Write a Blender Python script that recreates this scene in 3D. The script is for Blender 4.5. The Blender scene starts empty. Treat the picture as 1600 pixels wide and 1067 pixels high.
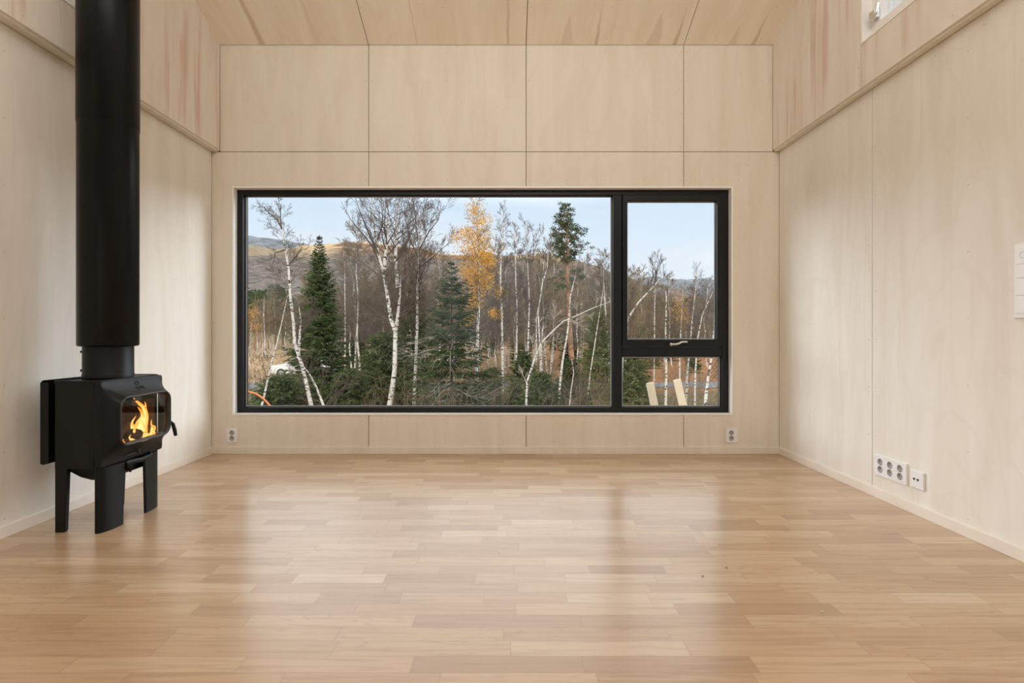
import bpy, math, random
from mathutils import Vector, Matrix
S = bpy.context.scene
COL = S.collection
rnd = random.Random(7)

# ------------------------------------------------------------------ camera
F, CX, CY, CH = 793.0, 795.0, 523.0, 0.907          # focal length and vanishing point in pixels, camera height
cd = bpy.data.cameras.new('camera')
cd.sensor_width = 36.0
cd.lens = 36.0 * F / 1600.0
cd.shift_x = (800 - CX) / 1600.0
cd.shift_y = -(533.5 - CY) / 1600.0
cd.clip_start, cd.clip_end = 0.05, 4000
cam = bpy.data.objects.new('camera', cd)
cam.location = (0, 0, CH)
cam.rotation_euler = (math.pi / 2, 0, 0)
COL.objects.link(cam)
S.camera = cam
S.view_settings.view_transform = 'Standard'
S.view_settings.look = 'None'
S.view_settings.gamma = 1.0
S.view_settings.use_curve_mapping = False
S.view_settings.exposure = 0.0
S.cycles.use_denoising = True
S.cycles.max_bounces = 12
S.cycles.diffuse_bounces = 7
S.cycles.glossy_bounces = 4
S.cycles.transparent_max_bounces = 24
S.cycles.sample_clamp_indirect = 6.0
S.cycles.caustics_reflective = False
S.cycles.caustics_refractive = False


def P(px, py, d):
    """photo pixel + distance -> point"""
    return Vector(((px - CX) * d / F, d, CH + (CY - py) * d / F))


# ------------------------------------------------------------------ node helper
class NT:
    def __init__(s, tree):
        s.t = tree

    def n(s, kind, **kw):
        nd = s.t.nodes.new(kind)
        for k, v in kw.items():
            setattr(nd, k, v)
        return nd

    def put(s, sock, v):
        if v is None:
            return
        if hasattr(v, 'is_output') or isinstance(v, bpy.types.NodeSocket):
            s.t.links.new(v, sock)
        else:
            if isinstance(v, tuple) and len(v) == 3 and sock.type == 'RGBA':
                v = (*v, 1)
            sock.default_value = v

    def m(s, op, a, b=None, c=None, clamp=False):
        nd = s.n('ShaderNodeMath', operation=op, use_clamp=clamp)
        s.put(nd.inputs[0], a); s.put(nd.inputs[1], b); s.put(nd.inputs[2], c)
        return nd.outputs[0]

    def step(s, v, a, b):
        nd = s.n('ShaderNodeMapRange', interpolation_type='SMOOTHSTEP')
        s.put(nd.inputs['Value'], v); s.put(nd.inputs['From Min'], a); s.put(nd.inputs['From Max'], b)
        return nd.outputs[0]

    def xyz(s, v):
        nd = s.n('ShaderNodeSeparateXYZ'); s.put(nd.inputs[0], v)
        return nd.outputs

    def vec(s, x, y, z):
        nd = s.n('ShaderNodeCombineXYZ')
        s.put(nd.inputs[0], x); s.put(nd.inputs[1], y); s.put(nd.inputs[2], z)
        return nd.outputs[0]

    def vm(s, op, a, b):
        nd = s.n('ShaderNodeVectorMath', operation=op)
        s.put(nd.inputs[0], a); s.put(nd.inputs[1], b)
        return nd.outputs[0]

    def noise(s, v, scale=1.0, detail=3.0, rough=0.5, dist=0.0):
        nd = s.n('ShaderNodeTexNoise')
        s.put(nd.inputs['Vector'], v); nd.inputs['Scale'].default_value = scale
        nd.inputs['Detail'].default_value = detail; nd.inputs['Roughness'].default_value = rough
        nd.inputs['Distortion'].default_value = dist
        return nd.outputs[0]

    def white(s, v, dims='2D'):
        nd = s.n('ShaderNodeTexWhiteNoise', noise_dimensions=dims)
        if dims == '1D':
            s.put(nd.inputs['W'], v)
        else:
            s.put(nd.inputs['Vector'], v)
        return nd.outputs[0]

    def mix(s, f, a, b, blend='MIX'):
        nd = s.n('ShaderNodeMix', data_type='RGBA', blend_type=blend)
        s.put(nd.inputs[0], f); s.put(nd.inputs[6], a); s.put(nd.inputs[7], b)
        return nd.outputs[2]

    def ramp(s, f, stops, interp='LINEAR'):
        nd = s.n('ShaderNodeValToRGB'); s.put(nd.inputs[0], f)
        cr = nd.color_ramp; cr.interpolation = interp
        while len(cr.elements) < len(stops):
            cr.elements.new(0.5)
        for e, (p, c) in zip(cr.elements, stops):
            e.position = p; e.color = (*c, 1)
        return nd.outputs[0]

    def bump(s, h, strength=0.2, dist=0.01):
        nd = s.n('ShaderNodeBump'); s.put(nd.inputs['Height'], h)
        nd.inputs['Strength'].default_value = strength; nd.inputs['Distance'].default_value = dist
        return nd.outputs[0]


def material(name, color=(0.8, 0.8, 0.8), rough=0.5, metal=0.0, spec=0.5, build=None, **kw):
    m = bpy.data.materials.new(name); m.use_nodes = True
    t = m.node_tree; b = t.nodes['Principled BSDF']; q = NT(t)
    q.put(b.inputs['Base Color'], color); b.inputs['Roughness'].default_value = rough
    b.inputs['Metallic'].default_value = metal; b.inputs['Specular IOR Level'].default_value = spec
    for k, v in kw.items():
        b.inputs[k].default_value = v
    if build:
        co = q.n('ShaderNodeNewGeometry').outputs['Position']
        build(q, b, co)
    return m


# ------------------------------------------------------------------ sky and light
w = bpy.data.worlds.new('sky'); S.world = w; w.use_nodes = True
q = NT(w.node_tree)
bg = w.node_tree.nodes['Background']
tc = q.n('ShaderNodeTexCoord').outputs['Generated']
ox = q.xyz(tc)
z = ox[2]
low = q.ramp(q.m('MULTIPLY', q.m('ADD', z, 0.0), 3.4), [(0.0, (0.93, 0.96, 1.0)), (0.28, (0.86, 0.935, 1.02)), (0.55, (0.78, 0.89, 1.02)), (0.9, (0.68, 0.84, 1.02))])
cl = q.noise(q.vm('MULTIPLY', tc, (2.2, 2.2, 9.0)), 1.6, 5, 0.55, 0.3)
low = q.mix(q.m('MULTIPLY', q.step(cl, 0.45, 0.75), 0.75), low, (0.93, 0.96, 1.0))
ahead = q.step(ox[1], -0.05, 0.25)                     # added brightening of unseen sky, ahead and to both sides, lighting the room
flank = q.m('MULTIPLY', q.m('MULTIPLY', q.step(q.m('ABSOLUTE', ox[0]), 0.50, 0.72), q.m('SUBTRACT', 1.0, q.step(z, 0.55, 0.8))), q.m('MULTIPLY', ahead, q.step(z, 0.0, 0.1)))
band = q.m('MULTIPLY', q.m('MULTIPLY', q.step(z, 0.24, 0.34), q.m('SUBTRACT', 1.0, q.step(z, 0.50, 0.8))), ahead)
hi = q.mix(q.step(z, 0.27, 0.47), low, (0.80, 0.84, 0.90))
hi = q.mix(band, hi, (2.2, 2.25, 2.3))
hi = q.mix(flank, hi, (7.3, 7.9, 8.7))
allc = q.mix(q.step(z, -0.02, 0.0), (0.12, 0.10, 0.08), hi)
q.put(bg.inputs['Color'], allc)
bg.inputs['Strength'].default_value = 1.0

sun = bpy.data.lights.new('sun', 'SUN'); sun.energy = 2.6; sun.angle = math.radians(6); sun.color = (1.0, 0.93, 0.82)
so = bpy.data.objects.new('sun', sun); COL.objects.link(so)
so.rotation_euler = Vector((0.02, 1.0, -0.62)).to_track_quat('-Z', 'Y').to_euler()


def area(name, loc, direction, sx, sy, power, color=(1, 1, 1)):
    l = bpy.data.lights.new(name, 'AREA'); l.shape = 'RECTANGLE'; l.size = sx; l.size_y = sy
    l.energy = power; l.color = color
    o = bpy.data.objects.new(name, l); o.location = loc
    o.rotation_euler = Vector(direction).to_track_quat('-Z', 'Y').to_euler()
    COL.objects.link(o)
    return o


# two added fill lights under the ridge, out of view and without a fixture
area('fill_light_down', (-0.1, -0.25, 3.95), (0, 0.55, -1), 3.2, 0.9, 40, (0.97, 1.0, 1.05))
area('fill_light_up', (-0.1, -0.1, 3.3), (0, 0.55, 1), 3.0, 0.4, 46, (0.97, 1.0, 1.05))
for nm, x, dx in (('clerestory_portal', 2.24, -1), ('clerestory_portal', -2.44, 1)):
    o = area(nm, (x, 1.895, 2.99), (dx, 0, 0), 1.95, 0.82, 10)
    o.data.cycles.is_portal = True
o = area('window_portal', (-0.2, 4.06, 1.165), (0, -1, 0), 3.75, 1.7, 10)
o.data.cycles.is_portal = True


# ------------------------------------------------------------------ mesh helper
class MB:
    def __init__(s):
        s.v = []; s.f = []; s.mi = []; s.sm = []

    def add(s, verts, faces, mi=0, smooth=False):
        b = len(s.v)
        s.v.extend(tuple(p) for p in verts)
        for f in faces:
            s.f.append(tuple(i + b for i in f)); s.mi.append(mi); s.sm.append(smooth)

    def box(s, x0, x1, y0, y1, z0, z1, mi=0):
        v = [(x, y, z) for z in (z0, z1) for y in (y0, y1) for x in (x0, x1)]
        s.add(v, [(0, 2, 3, 1), (4, 5, 7, 6), (0, 1, 5, 4), (2, 6, 7, 3), (0, 4, 6, 2), (1, 3, 7, 5)], mi)

    def prism_x(s, poly, x0, x1, mi=0):
        """poly: (y, z) list"""
        n = len(poly)
        v = [(x0, y, z) for y, z in poly] + [(x1, y, z) for y, z in poly]
        f = [tuple(range(n)), tuple(range(2 * n - 1, n - 1, -1))]
        f += [(i, i + n, (i + 1) % n + n, (i + 1) % n) for i in range(n)]
        s.add(v, f, mi)

    def prism_z(s, poly, z0, z1, mi=0, smooth=False):
        n = len(poly)
        v = [(x, y, z0) for x, y in poly] + [(x, y, z1) for x, y in poly]
        s.add(v, [tuple(range(n - 1, -1, -1)), tuple(range(n, 2 * n))], mi)
        s.add(v, [(i, (i + 1) % n, (i + 1) % n + n, i + n) for i in range(n)], mi, smooth)

    def ring_y(s, o, i, y0, y1, mi=0):
        """rectangular frame: o, i = (x0, x1, z0, z1)"""
        def c(r, y): return [(r[0], y, r[2]), (r[1], y, r[2]), (r[1], y, r[3]), (r[0], y, r[3])]
        v = c(o, y0) + c(i, y0) + c(o, y1) + c(i, y1)
        f = []
        for k in range(4):
            j = (k + 1) % 4
            f += [(k, j, 4 + j, 4 + k), (8 + k, 12 + k, 12 + j, 8 + j), (k, 8 + k, 8 + j, j), (4 + k, 4 + j, 12 + j, 12 + k)]
        s.add(v, f, mi)

    def ring_x(s, o, i, x0, x1, mi=0):
        def c(r, x): return [(x, r[0], r[2]), (x, r[1], r[2]), (x, r[1], r[3]), (x, r[0], r[3])]
        v = c(o, x0) + c(i, x0) + c(o, x1) + c(i, x1)
        f = []
        for k in range(4):
            j = (k + 1) % 4
            f += [(k, j, 4 + j, 4 + k), (8 + k, 12 + k, 12 + j, 8 + j), (k, 8 + k, 8 + j, j), (4 + k, 4 + j, 12 + j, 12 + k)]
        s.add(v, f, mi)

    def lathe(s, cx, cy, prof, n=48, mi=0, smooth=True, cap=True):
        """prof: (r, z) going up"""
        v = []
        for r, z in prof:
            for k in range(n):
                a = 2 * math.pi * k / n
                v.append((cx + r * math.cos(a), cy + r * math.sin(a), z))
        f = []
        for i in range(len(prof) - 1):
            for k in range(n):
                j = (k + 1) % n
                f.append((i * n + k, i * n + j, (i + 1) * n + j, (i + 1) * n + k))
        s.add(v, f, mi, smooth)
        if cap:
            L = (len(prof) - 1) * n
            s.add(v, [tuple(range(n - 1, -1, -1)), tuple(range(L, L + n))], mi)

    def tube(s, pts, rad, n=8, mi=0, smooth=True, cap=True, squash=None):
        pts = [Vector(p) for p in pts]
        if not isinstance(rad, (list, tuple)):
            rad = [rad] * len(pts)
        v = []; ref = None
        for i, p in enumerate(pts):
            t = pts[min(i + 1, len(pts) - 1)] - pts[max(i - 1, 0)]
            if t.length < 1e-9:
                t = Vector((0, 0, 1))
            t.normalize()
            if ref is None:
                ref = Vector((0, 1, 0)) if abs(t.y) < 0.9 else Vector((1, 0, 0))
            a = (ref - t * ref.dot(t))
            if a.length < 1e-6:
                a = t.orthogonal()
            a.normalize(); ref = a
            b = t.cross(a)
            q2 = squash or 1.0
            for k in range(n):
                an = 2 * math.pi * k / n
                v.append(p + a * (math.cos(an) * rad[i]) + b * (math.sin(an) * rad[i] * q2))
        f = []
        for i in range(len(pts) - 1):
            for k in range(n):
                j = (k + 1) % n
                f.append((i * n + k, i * n + j, (i + 1) * n + j, (i + 1) * n + k))
        s.add(v, f, mi, smooth)
        if cap:
            L = (len(pts) - 1) * n
            s.add(v, [tuple(range(n - 1, -1, -1)), tuple(range(L, L + n))], mi)

    def build(s, name, mats, parent=None, label=None, bevel=0.0, seg=2, kind=None, recalc=True):
        if not isinstance(mats, (list, tuple)):
            mats = [mats]
        me = bpy.data.meshes.new(name)
        o = bpy.data.objects.new(name, me)
        off = Vector((0, 0, 0))
        if parent is not None:
            o.parent = parent
            p = parent
            while p is not None:
                off += p.location; p = p.parent
        vs = s.v if off.length == 0 else [(a - off.x, b - off.y, c - off.z) for a, b, c in s.v]
        me.from_pydata(vs, [], s.f)
        me.polygons.foreach_set('material_index', s.mi)
        me.polygons.foreach_set('use_smooth', s.sm)
        for m in mats:
            me.materials.append(m)
        if recalc and len(s.f) < 30000:
            import bmesh
            bm = bmesh.new(); bm.from_mesh(me)
            if bevel:
                bmesh.ops.remove_doubles(bm, verts=bm.verts, dist=1e-6)
            bmesh.ops.recalc_face_normals(bm, faces=bm.faces); bm.to_mesh(me); bm.free()
        me.update()
        if bevel:
            md = o.modifiers.new('bevel', 'BEVEL'); md.width = bevel; md.segments = seg; md.limit_method = 'ANGLE'
            md.angle_limit = math.radians(40)
        if label: o['label'] = label
        if kind: o['kind'] = kind
        COL.objects.link(o)
        return o


def thing(name, label, cat, loc=(0, 0, 0), group=None):
    o = bpy.data.objects.new(name, None); COL.objects.link(o)
    o.location = loc; o.empty_display_size = 0.1
    return tag(o, label, cat, group)


def tag(o, label, cat, group=None, kind=None):
    o['label'] = label; o['category'] = cat
    if group: o['group'] = group
    if kind: o['kind'] = kind
    return o


def struct(o, label=None, cat=None):
    o['kind'] = 'structure'
    if label: o['label'] = label
    if cat: o['category'] = cat
    return o


def copy_tree(src, loc, rz, sc, label=None, group=None):
    r = src.copy(); COL.objects.link(r)
    r.location = loc; r.rotation_euler = (0, 0, rz); r.scale = (sc, sc, sc)
    if label: r['label'] = label
    if group: r['group'] = group
    for ch in src.children:
        c = ch.copy(); COL.objects.link(c); c.parent = r
    return r


# ------------------------------------------------------------------ materials
def ply(axis, tone=(0.80, 0.74, 0.638), streak=0.22, marks=None):
    """pale birch plywood, grain running along axis ('z' or 'y')"""
    def build(q, b, co):
        s = {'z': (7.0, 7.0, 0.9), 'y': (7.0, 0.9, 0.9)}[axis]
        v = q.vm('MULTIPLY', co, s)
        g1 = q.noise(v, 1.0, 4, 0.55, 0.6)
        s2 = {'z': (26.0, 26.0, 1.2), 'y': (26.0, 1.2, 1.2)}[axis]
        g2 = q.noise(q.vm('MULTIPLY', co, s2), 1.0, 3, 0.6, 0.2)
        s3 = {'z': (1.6, 1.6, 0.55), 'y': (1.6, 0.6, 0.6)}[axis]
        g3 = q.noise(q.vm('MULTIPLY', co, s3), 1.0, 3, 0.5, 1.4)
        fig = q.m('ABSOLUTE', q.m('SUBTRACT', q.m('FRACT', q.m('MULTIPLY', g3, 7.0)), 0.5))      # flat-sawn figure
        fig = q.m('MULTIPLY', q.step(fig, 0.36, 0.5), 0.13)
        c = q.mix(q.step(g1, 0.3, 0.75), tone, tuple(a * k for a, k in zip(tone, (0.93, 0.905, 0.87))))
        c = q.mix(q.m('MULTIPLY', q.step(g2, 0.52, 0.8), streak), c, tuple(a * k for a, k in zip(tone, (0.80, 0.72, 0.66))))
        c = q.mix(fig, c, tuple(a * k for a, k in zip(tone, (0.80, 0.74, 0.68))))
        if marks:
            c = marks(q, co, c)
        q.put(b.inputs['Base Color'], c)
        q.put(b.inputs['Normal'], q.bump(g2, 0.03, 0.004))
    return build


def ceiling_marks(q, co, c):
    """brown veneer streaks running up the boards"""
    x, y, z = q.xyz(co)
    up = q.m('SUBTRACT', 3.868, y)
    for x0, hw, ln, st in ((-1.875, .025, .75, .75), (-0.70, .008, .9, .5), (-0.005, .010, .8, .8), (0.44, .055, .24, .33), (0.665, .016, .27, .75),
                           (1.10, .06, .26, .33), (1.265, .017, .26, .75), (1.86, .016, .25, .75), (1.70, .035, .16, .3), (-1.45, .03, .5, .2)):
        wd = q.m('MULTIPLY', q.m('SUBTRACT', 1.0, q.m('DIVIDE', up, ln)), hw)
        wob = q.m('MULTIPLY', q.m('SUBTRACT', q.noise(q.vm('MULTIPLY', co, (1, 6, 1)), 2.0, 2), 0.5), 0.03)
        dx = q.m('ABSOLUTE', q.m('SUBTRACT', q.m('ADD', x, wob), x0))
        mk = q.m('MULTIPLY', q.step(q.m('SUBTRACT', wd, dx), -0.008, 0.012), st * 0.72)
        c = q.mix(mk, c, (0.50, 0.335, 0.215))
    return c


def rosy_marks(q, co, c):
    x, y, z = q.xyz(co)
    n = q.noise(q.vec(q.m('MULTIPLY', y, 14.0), q.m('MULTIPLY', z, 0.55), x), 1.0, 4, 0.6, 0.2)
    big = q.noise(q.vec(q.m('MULTIPLY', y, 1.3), z, x), 1.5, 2)
    return q.mix(q.m('MULTIPLY', q.m('MULTIPLY', q.step(n, 0.46, 0.68), q.step(big, 0.35, 0.6)), 0.75), c, (0.60, 0.42, 0.32))


M = {}
M['ply_wall'] = material('birch_plywood', rough=0.62, spec=0.3, build=ply('z'))
M['ply_side'] = material('birch_plywood_side', rough=0.62, spec=0.3, build=ply('z', tone=(0.83, 0.80, 0.735)))
M['ply_upper'] = material('birch_plywood_upper', rough=0.62, spec=0.3, build=ply('z', tone=(0.81, 0.755, 0.675), marks=rosy_marks))
M['ply_ceiling'] = material('birch_plywood_ceiling', rough=0.6, spec=0.3, build=ply('y', tone=(0.92, 0.85, 0.735), marks=ceiling_marks))
M['screw'] = material('screw_head', (0.16, 0.12, 0.09), 0.6)
M['gap'] = material('joint_shadow_gap_board', (0.30, 0.22, 0.15), 0.8)
M['trim'] = material('pale_pine_trim', rough=0.5, build=ply('y', tone=(0.86, 0.80, 0.72), streak=0.2))
M['lining'] = material('white_painted_lining', (0.90, 0.885, 0.85), 0.45)
M['frame'] = material('black_window_paint', (0.0042, 0.005, 0.0062), 0.34, spec=0.35)
M['bead_highlight'] = material('painted_bead_highlight', (0.42, 0.44, 0.46), 0.4)  # pale strip: reflected highlight on the glazing bead put into the colour
M['white_plastic'] = material('white_plastic', (0.82, 0.82, 0.81), 0.35)
M['grey_plastic'] = material('grey_socket_well', (0.42, 0.41, 0.40), 0.5)
M['dark_hole'] = material('dark_hole', (0.02, 0.02, 0.02), 0.7)
M['steel'] = material('brushed_steel', (0.80, 0.79, 0.77), 0.28, 1.0)


def iron(q, b, co):
    n = q.noise(co, 420, 3, 0.6)
    q.put(b.inputs['Normal'], q.bump(n, 0.25, 0.0012))
    c = q.mix(q.step(n, 0.35, 0.75), (0.0025, 0.0025, 0.0025), (0.007, 0.0066, 0.0062))
    q.put(b.inputs['Base Color'], c)


M['iron'] = material('matt_black_cast_iron', rough=0.45, spec=0.25, build=iron)
M['pipe'] = material('black_painted_flue', (0.0035, 0.0035, 0.0035), 0.30, spec=0.19)
M['iron_edge'] = material('worn_black_edge', (0.030, 0.030, 0.031), 0.36, spec=0.4)
M['brick'] = material('firebox_lining', rough=0.85, build=lambda q, b, co: q.put(b.inputs['Base Color'], q.ramp(q.noise(co, 30, 4), [(0.3, (0.055, 0.028, 0.018)), (0.7, (0.15, 0.075, 0.045))])))
M['char'] = material('charred_wood', rough=0.9, build=lambda q, b, co: q.put(b.inputs['Base Color'], q.ramp(q.noise(co, 60, 4), [(0.35, (0.02, 0.012, 0.008)), (0.7, (0.16, 0.07, 0.035))])))


def glass(name, tint=(1, 1, 1), ior=1.5):
    m = bpy.data.materials.new(name); m.use_nodes = True
    t = m.node_tree; t.nodes.clear(); q = NT(t)
    out = q.n('ShaderNodeOutputMaterial')
    tr = q.n('ShaderNodeBsdfTransparent'); tr.inputs[0].default_value = (*tint, 1)
    gl = q.n('ShaderNodeBsdfGlossy'); gl.inputs['Roughness'].default_value = 0.0
    lw = q.n('ShaderNodeLayerWeight'); lw.inputs[0].default_value = 0.5
    r0 = ((ior - 1) / (ior + 1)) ** 2                      # Schlick reflectance, the same from both sides of the pane
    fr = q.m('ADD', r0, q.m('MULTIPLY', 1 - r0, q.m('POWER', lw.outputs['Facing'], 5.0)))
    mx = q.n('ShaderNodeMixShader')
    t.links.new(fr, mx.inputs[0]); t.links.new(tr.outputs[0], mx.inputs[1]); t.links.new(gl.outputs[0], mx.inputs[2])
    t.links.new(mx.outputs[0], out.inputs[0])
    return m


M['glass'] = glass('clear_window_glass', (0.985, 0.99, 0.985), 1.28)
M['stove_glass'] = glass('stove_glass', (0.93, 0.91, 0.88), 1.5)


def floor_build(q, b, co):
    x, y, z = q.xyz(co)
    W = 0.0705
    ry = q.m('DIVIDE', q.m('ADD', y, 20.0), W)
    row = q.m('FLOOR', ry)
    r1 = q.white(row, '1D')
    r2 = q.white(q.m('ADD', row, 91.7), '1D')
    ln = q.m('ADD', 0.27, q.m('MULTIPLY', r2, 0.26))
    ux = q.m('DIVIDE', q.m('ADD', q.m('ADD', x, 20.0), q.m('MULTIPLY', r1, 3.1)), ln)
    col = q.m('FLOOR', ux)
    idv = q.white(q.vec(row, col, 0.0), '2D')
    id2 = q.white(q.vec(q.m('ADD', row, 17.3), q.m('ADD', col, 5.1), 0.0), '2D')
    base = q.ramp(idv, [(0.0, (0.425, 0.275, 0.155)), (0.2, (0.47, 0.312, 0.180)), (0.6, (0.52, 0.362, 0.217)), (0.9, (0.555, 0.40, 0.252)), (0.99, (0.61, 0.465, 0.315))])
    gv = q.vec(q.m('ADD', q.m('MULTIPLY', x, 3.0), q.m('MULTIPLY', id2, 50.0)), q.m('ADD', q.m('MULTIPLY', y, 60.0), q.m('MULTIPLY', idv, 31.0)), 0.0)
    g = q.noise(gv, 1.0, 5, 0.6, 0.4)
    c = q.mix(q.m('MULTIPLY', q.step(g, 0.44, 0.70), 0.42), base, (0.30, 0.165, 0.085))
    # cathedral figure on some staves
    gv2 = q.vec(q.m('ADD', q.m('MULTIPLY', x, 1.5), q.m('MULTIPLY', id2, 20.0)), q.m('ADD', q.m('MULTIPLY', y, 11.0), q.m('MULTIPLY', idv, 11.0)), 0.0)
    h = q.noise(gv2, 1.0, 2, 0.5, 0.5)
    rg = q.m('ABSOLUTE', q.m('SUBTRACT', q.m('FRACT', q.m('MULTIPLY', h, 14.0)), 0.5))
    c = q.mix(q.m('MULTIPLY', q.m('MULTIPLY', q.step(rg, 0.32, 0.5), q.step(id2, 0.45, 0.8)), 0.30), c, (0.33, 0.19, 0.10))
    fy = q.m('FRACT', ry)
    ey = q.m('MINIMUM', fy, q.m('SUBTRACT', 1.0, fy))
    fx = q.m('FRACT', ux)
    ex = q.m('MULTIPLY', q.m('MINIMUM', fx, q.m('SUBTRACT', 1.0, fx)), ln)
    seam = q.m('MAXIMUM', q.m('SUBTRACT', 1.0, q.step(ey, 0.008, 0.022)), q.m('SUBTRACT', 1.0, q.step(ex, 0.0006, 0.0016)))
    c = q.mix(q.m('MULTIPLY', seam, 0.5), c, (0.26, 0.15, 0.08))
    q.put(b.inputs['Base Color'], c)
    q.put(b.inputs['Roughness'], q.m('ADD', 0.30, q.m('MULTIPLY', g, 0.10)))
    q.put(b.inputs['Normal'], q.bump(g, 0.035, 0.002))


M['floor'] = material('oak_parquet', spec=0.5, build=floor_build, **{'Coat Weight': 0.6, 'Coat Roughness': 0.22, 'Coat IOR': 1.55})

# ------------------------------------------------------------------ room shell
XL, XR, XLU, XRU, YB = -2.263, 2.060, -2.200, 2.010, 3.868
ZJ, ZU, ZT, SL = 2.302, 2.314, 3.112, 0.4376          # panel joint, ceiling at the window wall, roof slope
YR, YBACK = 0.45, -3.1
G, T = 0.0027, 0.012                       # half joint gap, panel thickness


def zc(y):
    return ZT + SL * (YB - y) if y > YR else ZT + SL * (YB - YR) - SL * (YR - y)


def discs(mb, pts, axis, mi=1, r=0.0024):
    """countersunk screw heads lying in the panel face"""
    for p in pts:
        v = []
        for k in range(6):
            a = k * math.pi / 3
            c, s = r * math.cos(a), r * math.sin(a)
            v.append({'y': (p[0] + c, p[1], p[2] + s), 'x': (p[0], p[1] + c, p[2] + s), 'z': (p[0] + c, p[1] + s, p[2] - SL * s)}[axis])
        mb.add(v, [tuple(range(6))], mi)


mb = MB(); mb.box(-2.6, 2.4, -3.3, 4.02, -0.25, 0.0)
struct(mb.build('floor', M['floor']), 'oak parquet floor laid in short pale staves', 'floor')

# window wall
WX0, WX1, WZ0, WZ1 = -2.107, 1.707, 0.295, 2.036
mb = MB()
seams = [-1.068, 0.132, 1.332]
for a, b_, zz0, zz1 in [(XL, WX0, 0, ZJ), (WX1, XR, 0, ZJ), (WX0, WX1, WZ1, ZJ), (WX0, WX1, 0, WZ0)]:
    xs = [a] + [s for s in seams if a < s < b_] + [b_]
    for i in range(len(xs) - 1):
        l = xs[i] + (G if xs[i] in seams else 0); r = xs[i + 1] - (G if xs[i + 1] in seams else 0)
        mb.box(l, r, YB, YB + T, zz0, zz1 - (G if zz1 == ZJ else 0))
xs = [XLU] + seams + [XRU]
for i in range(4):
    mb.box(xs[i] + (G if i else 0), xs[i + 1] - (G if i < 3 else 0), YB, YB + T, ZJ + G, ZT + 0.01)
for a, b_, z0, z1 in [(-2.6, WX0, 0, ZJ), (WX1, 2.4, 0, ZJ), (WX0, WX1, WZ1, ZJ), (WX0, WX1, 0, WZ0), (-2.6, 2.4, ZJ, ZT + 0.06)]:
    mb.box(a, b_, YB + T, 4.02, z0, z1, 2)
pts = []
for xc in (-1.92, -1.65, -1.36, -1.09, -1.046, -0.76, -0.47, -0.18, 0.11, 0.154, 0.44, 0.735, 1.02, 1.31, 1.354, 1.55, 1.75, 1.93):
    pts += [(xc, YB - .0004, ZJ + 0.035), (xc, YB - .0004, ZJ - 0.035), (xc, YB - .0004, WZ1 + 0.05), (xc, YB - .0004, ZT - 0.05)]
    if WX0 < xc < WX1: pts.append((xc, YB - .0004, 0.235))
for xc in (-1.65, -1.09, -1.046, -0.47, 0.11, 0.154, 0.735, 1.31, 1.354, 1.93):
    pts += [(xc, YB - .0004, ZJ + 0.29), (xc, YB - .0004, ZJ + 0.54)]
for xc in (-2.235, 1.83, 2.03):
    pts += [(xc, YB - .0004, 0.1 + 0.3 * k) for k in range(8)]
discs(mb, pts, 'y')
struct(mb.build('wall_back', [M['ply_wall'], M['screw'], M['gap']]), 'birch plywood wall around the big window', 'wall')

# side walls: lower panels, ledge, upper panels standing 5-6 cm proud, clerestory opening
CY0, CY1, CZ0, CZ1 = 0.90, 2.893, 2.560, 3.40


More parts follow.
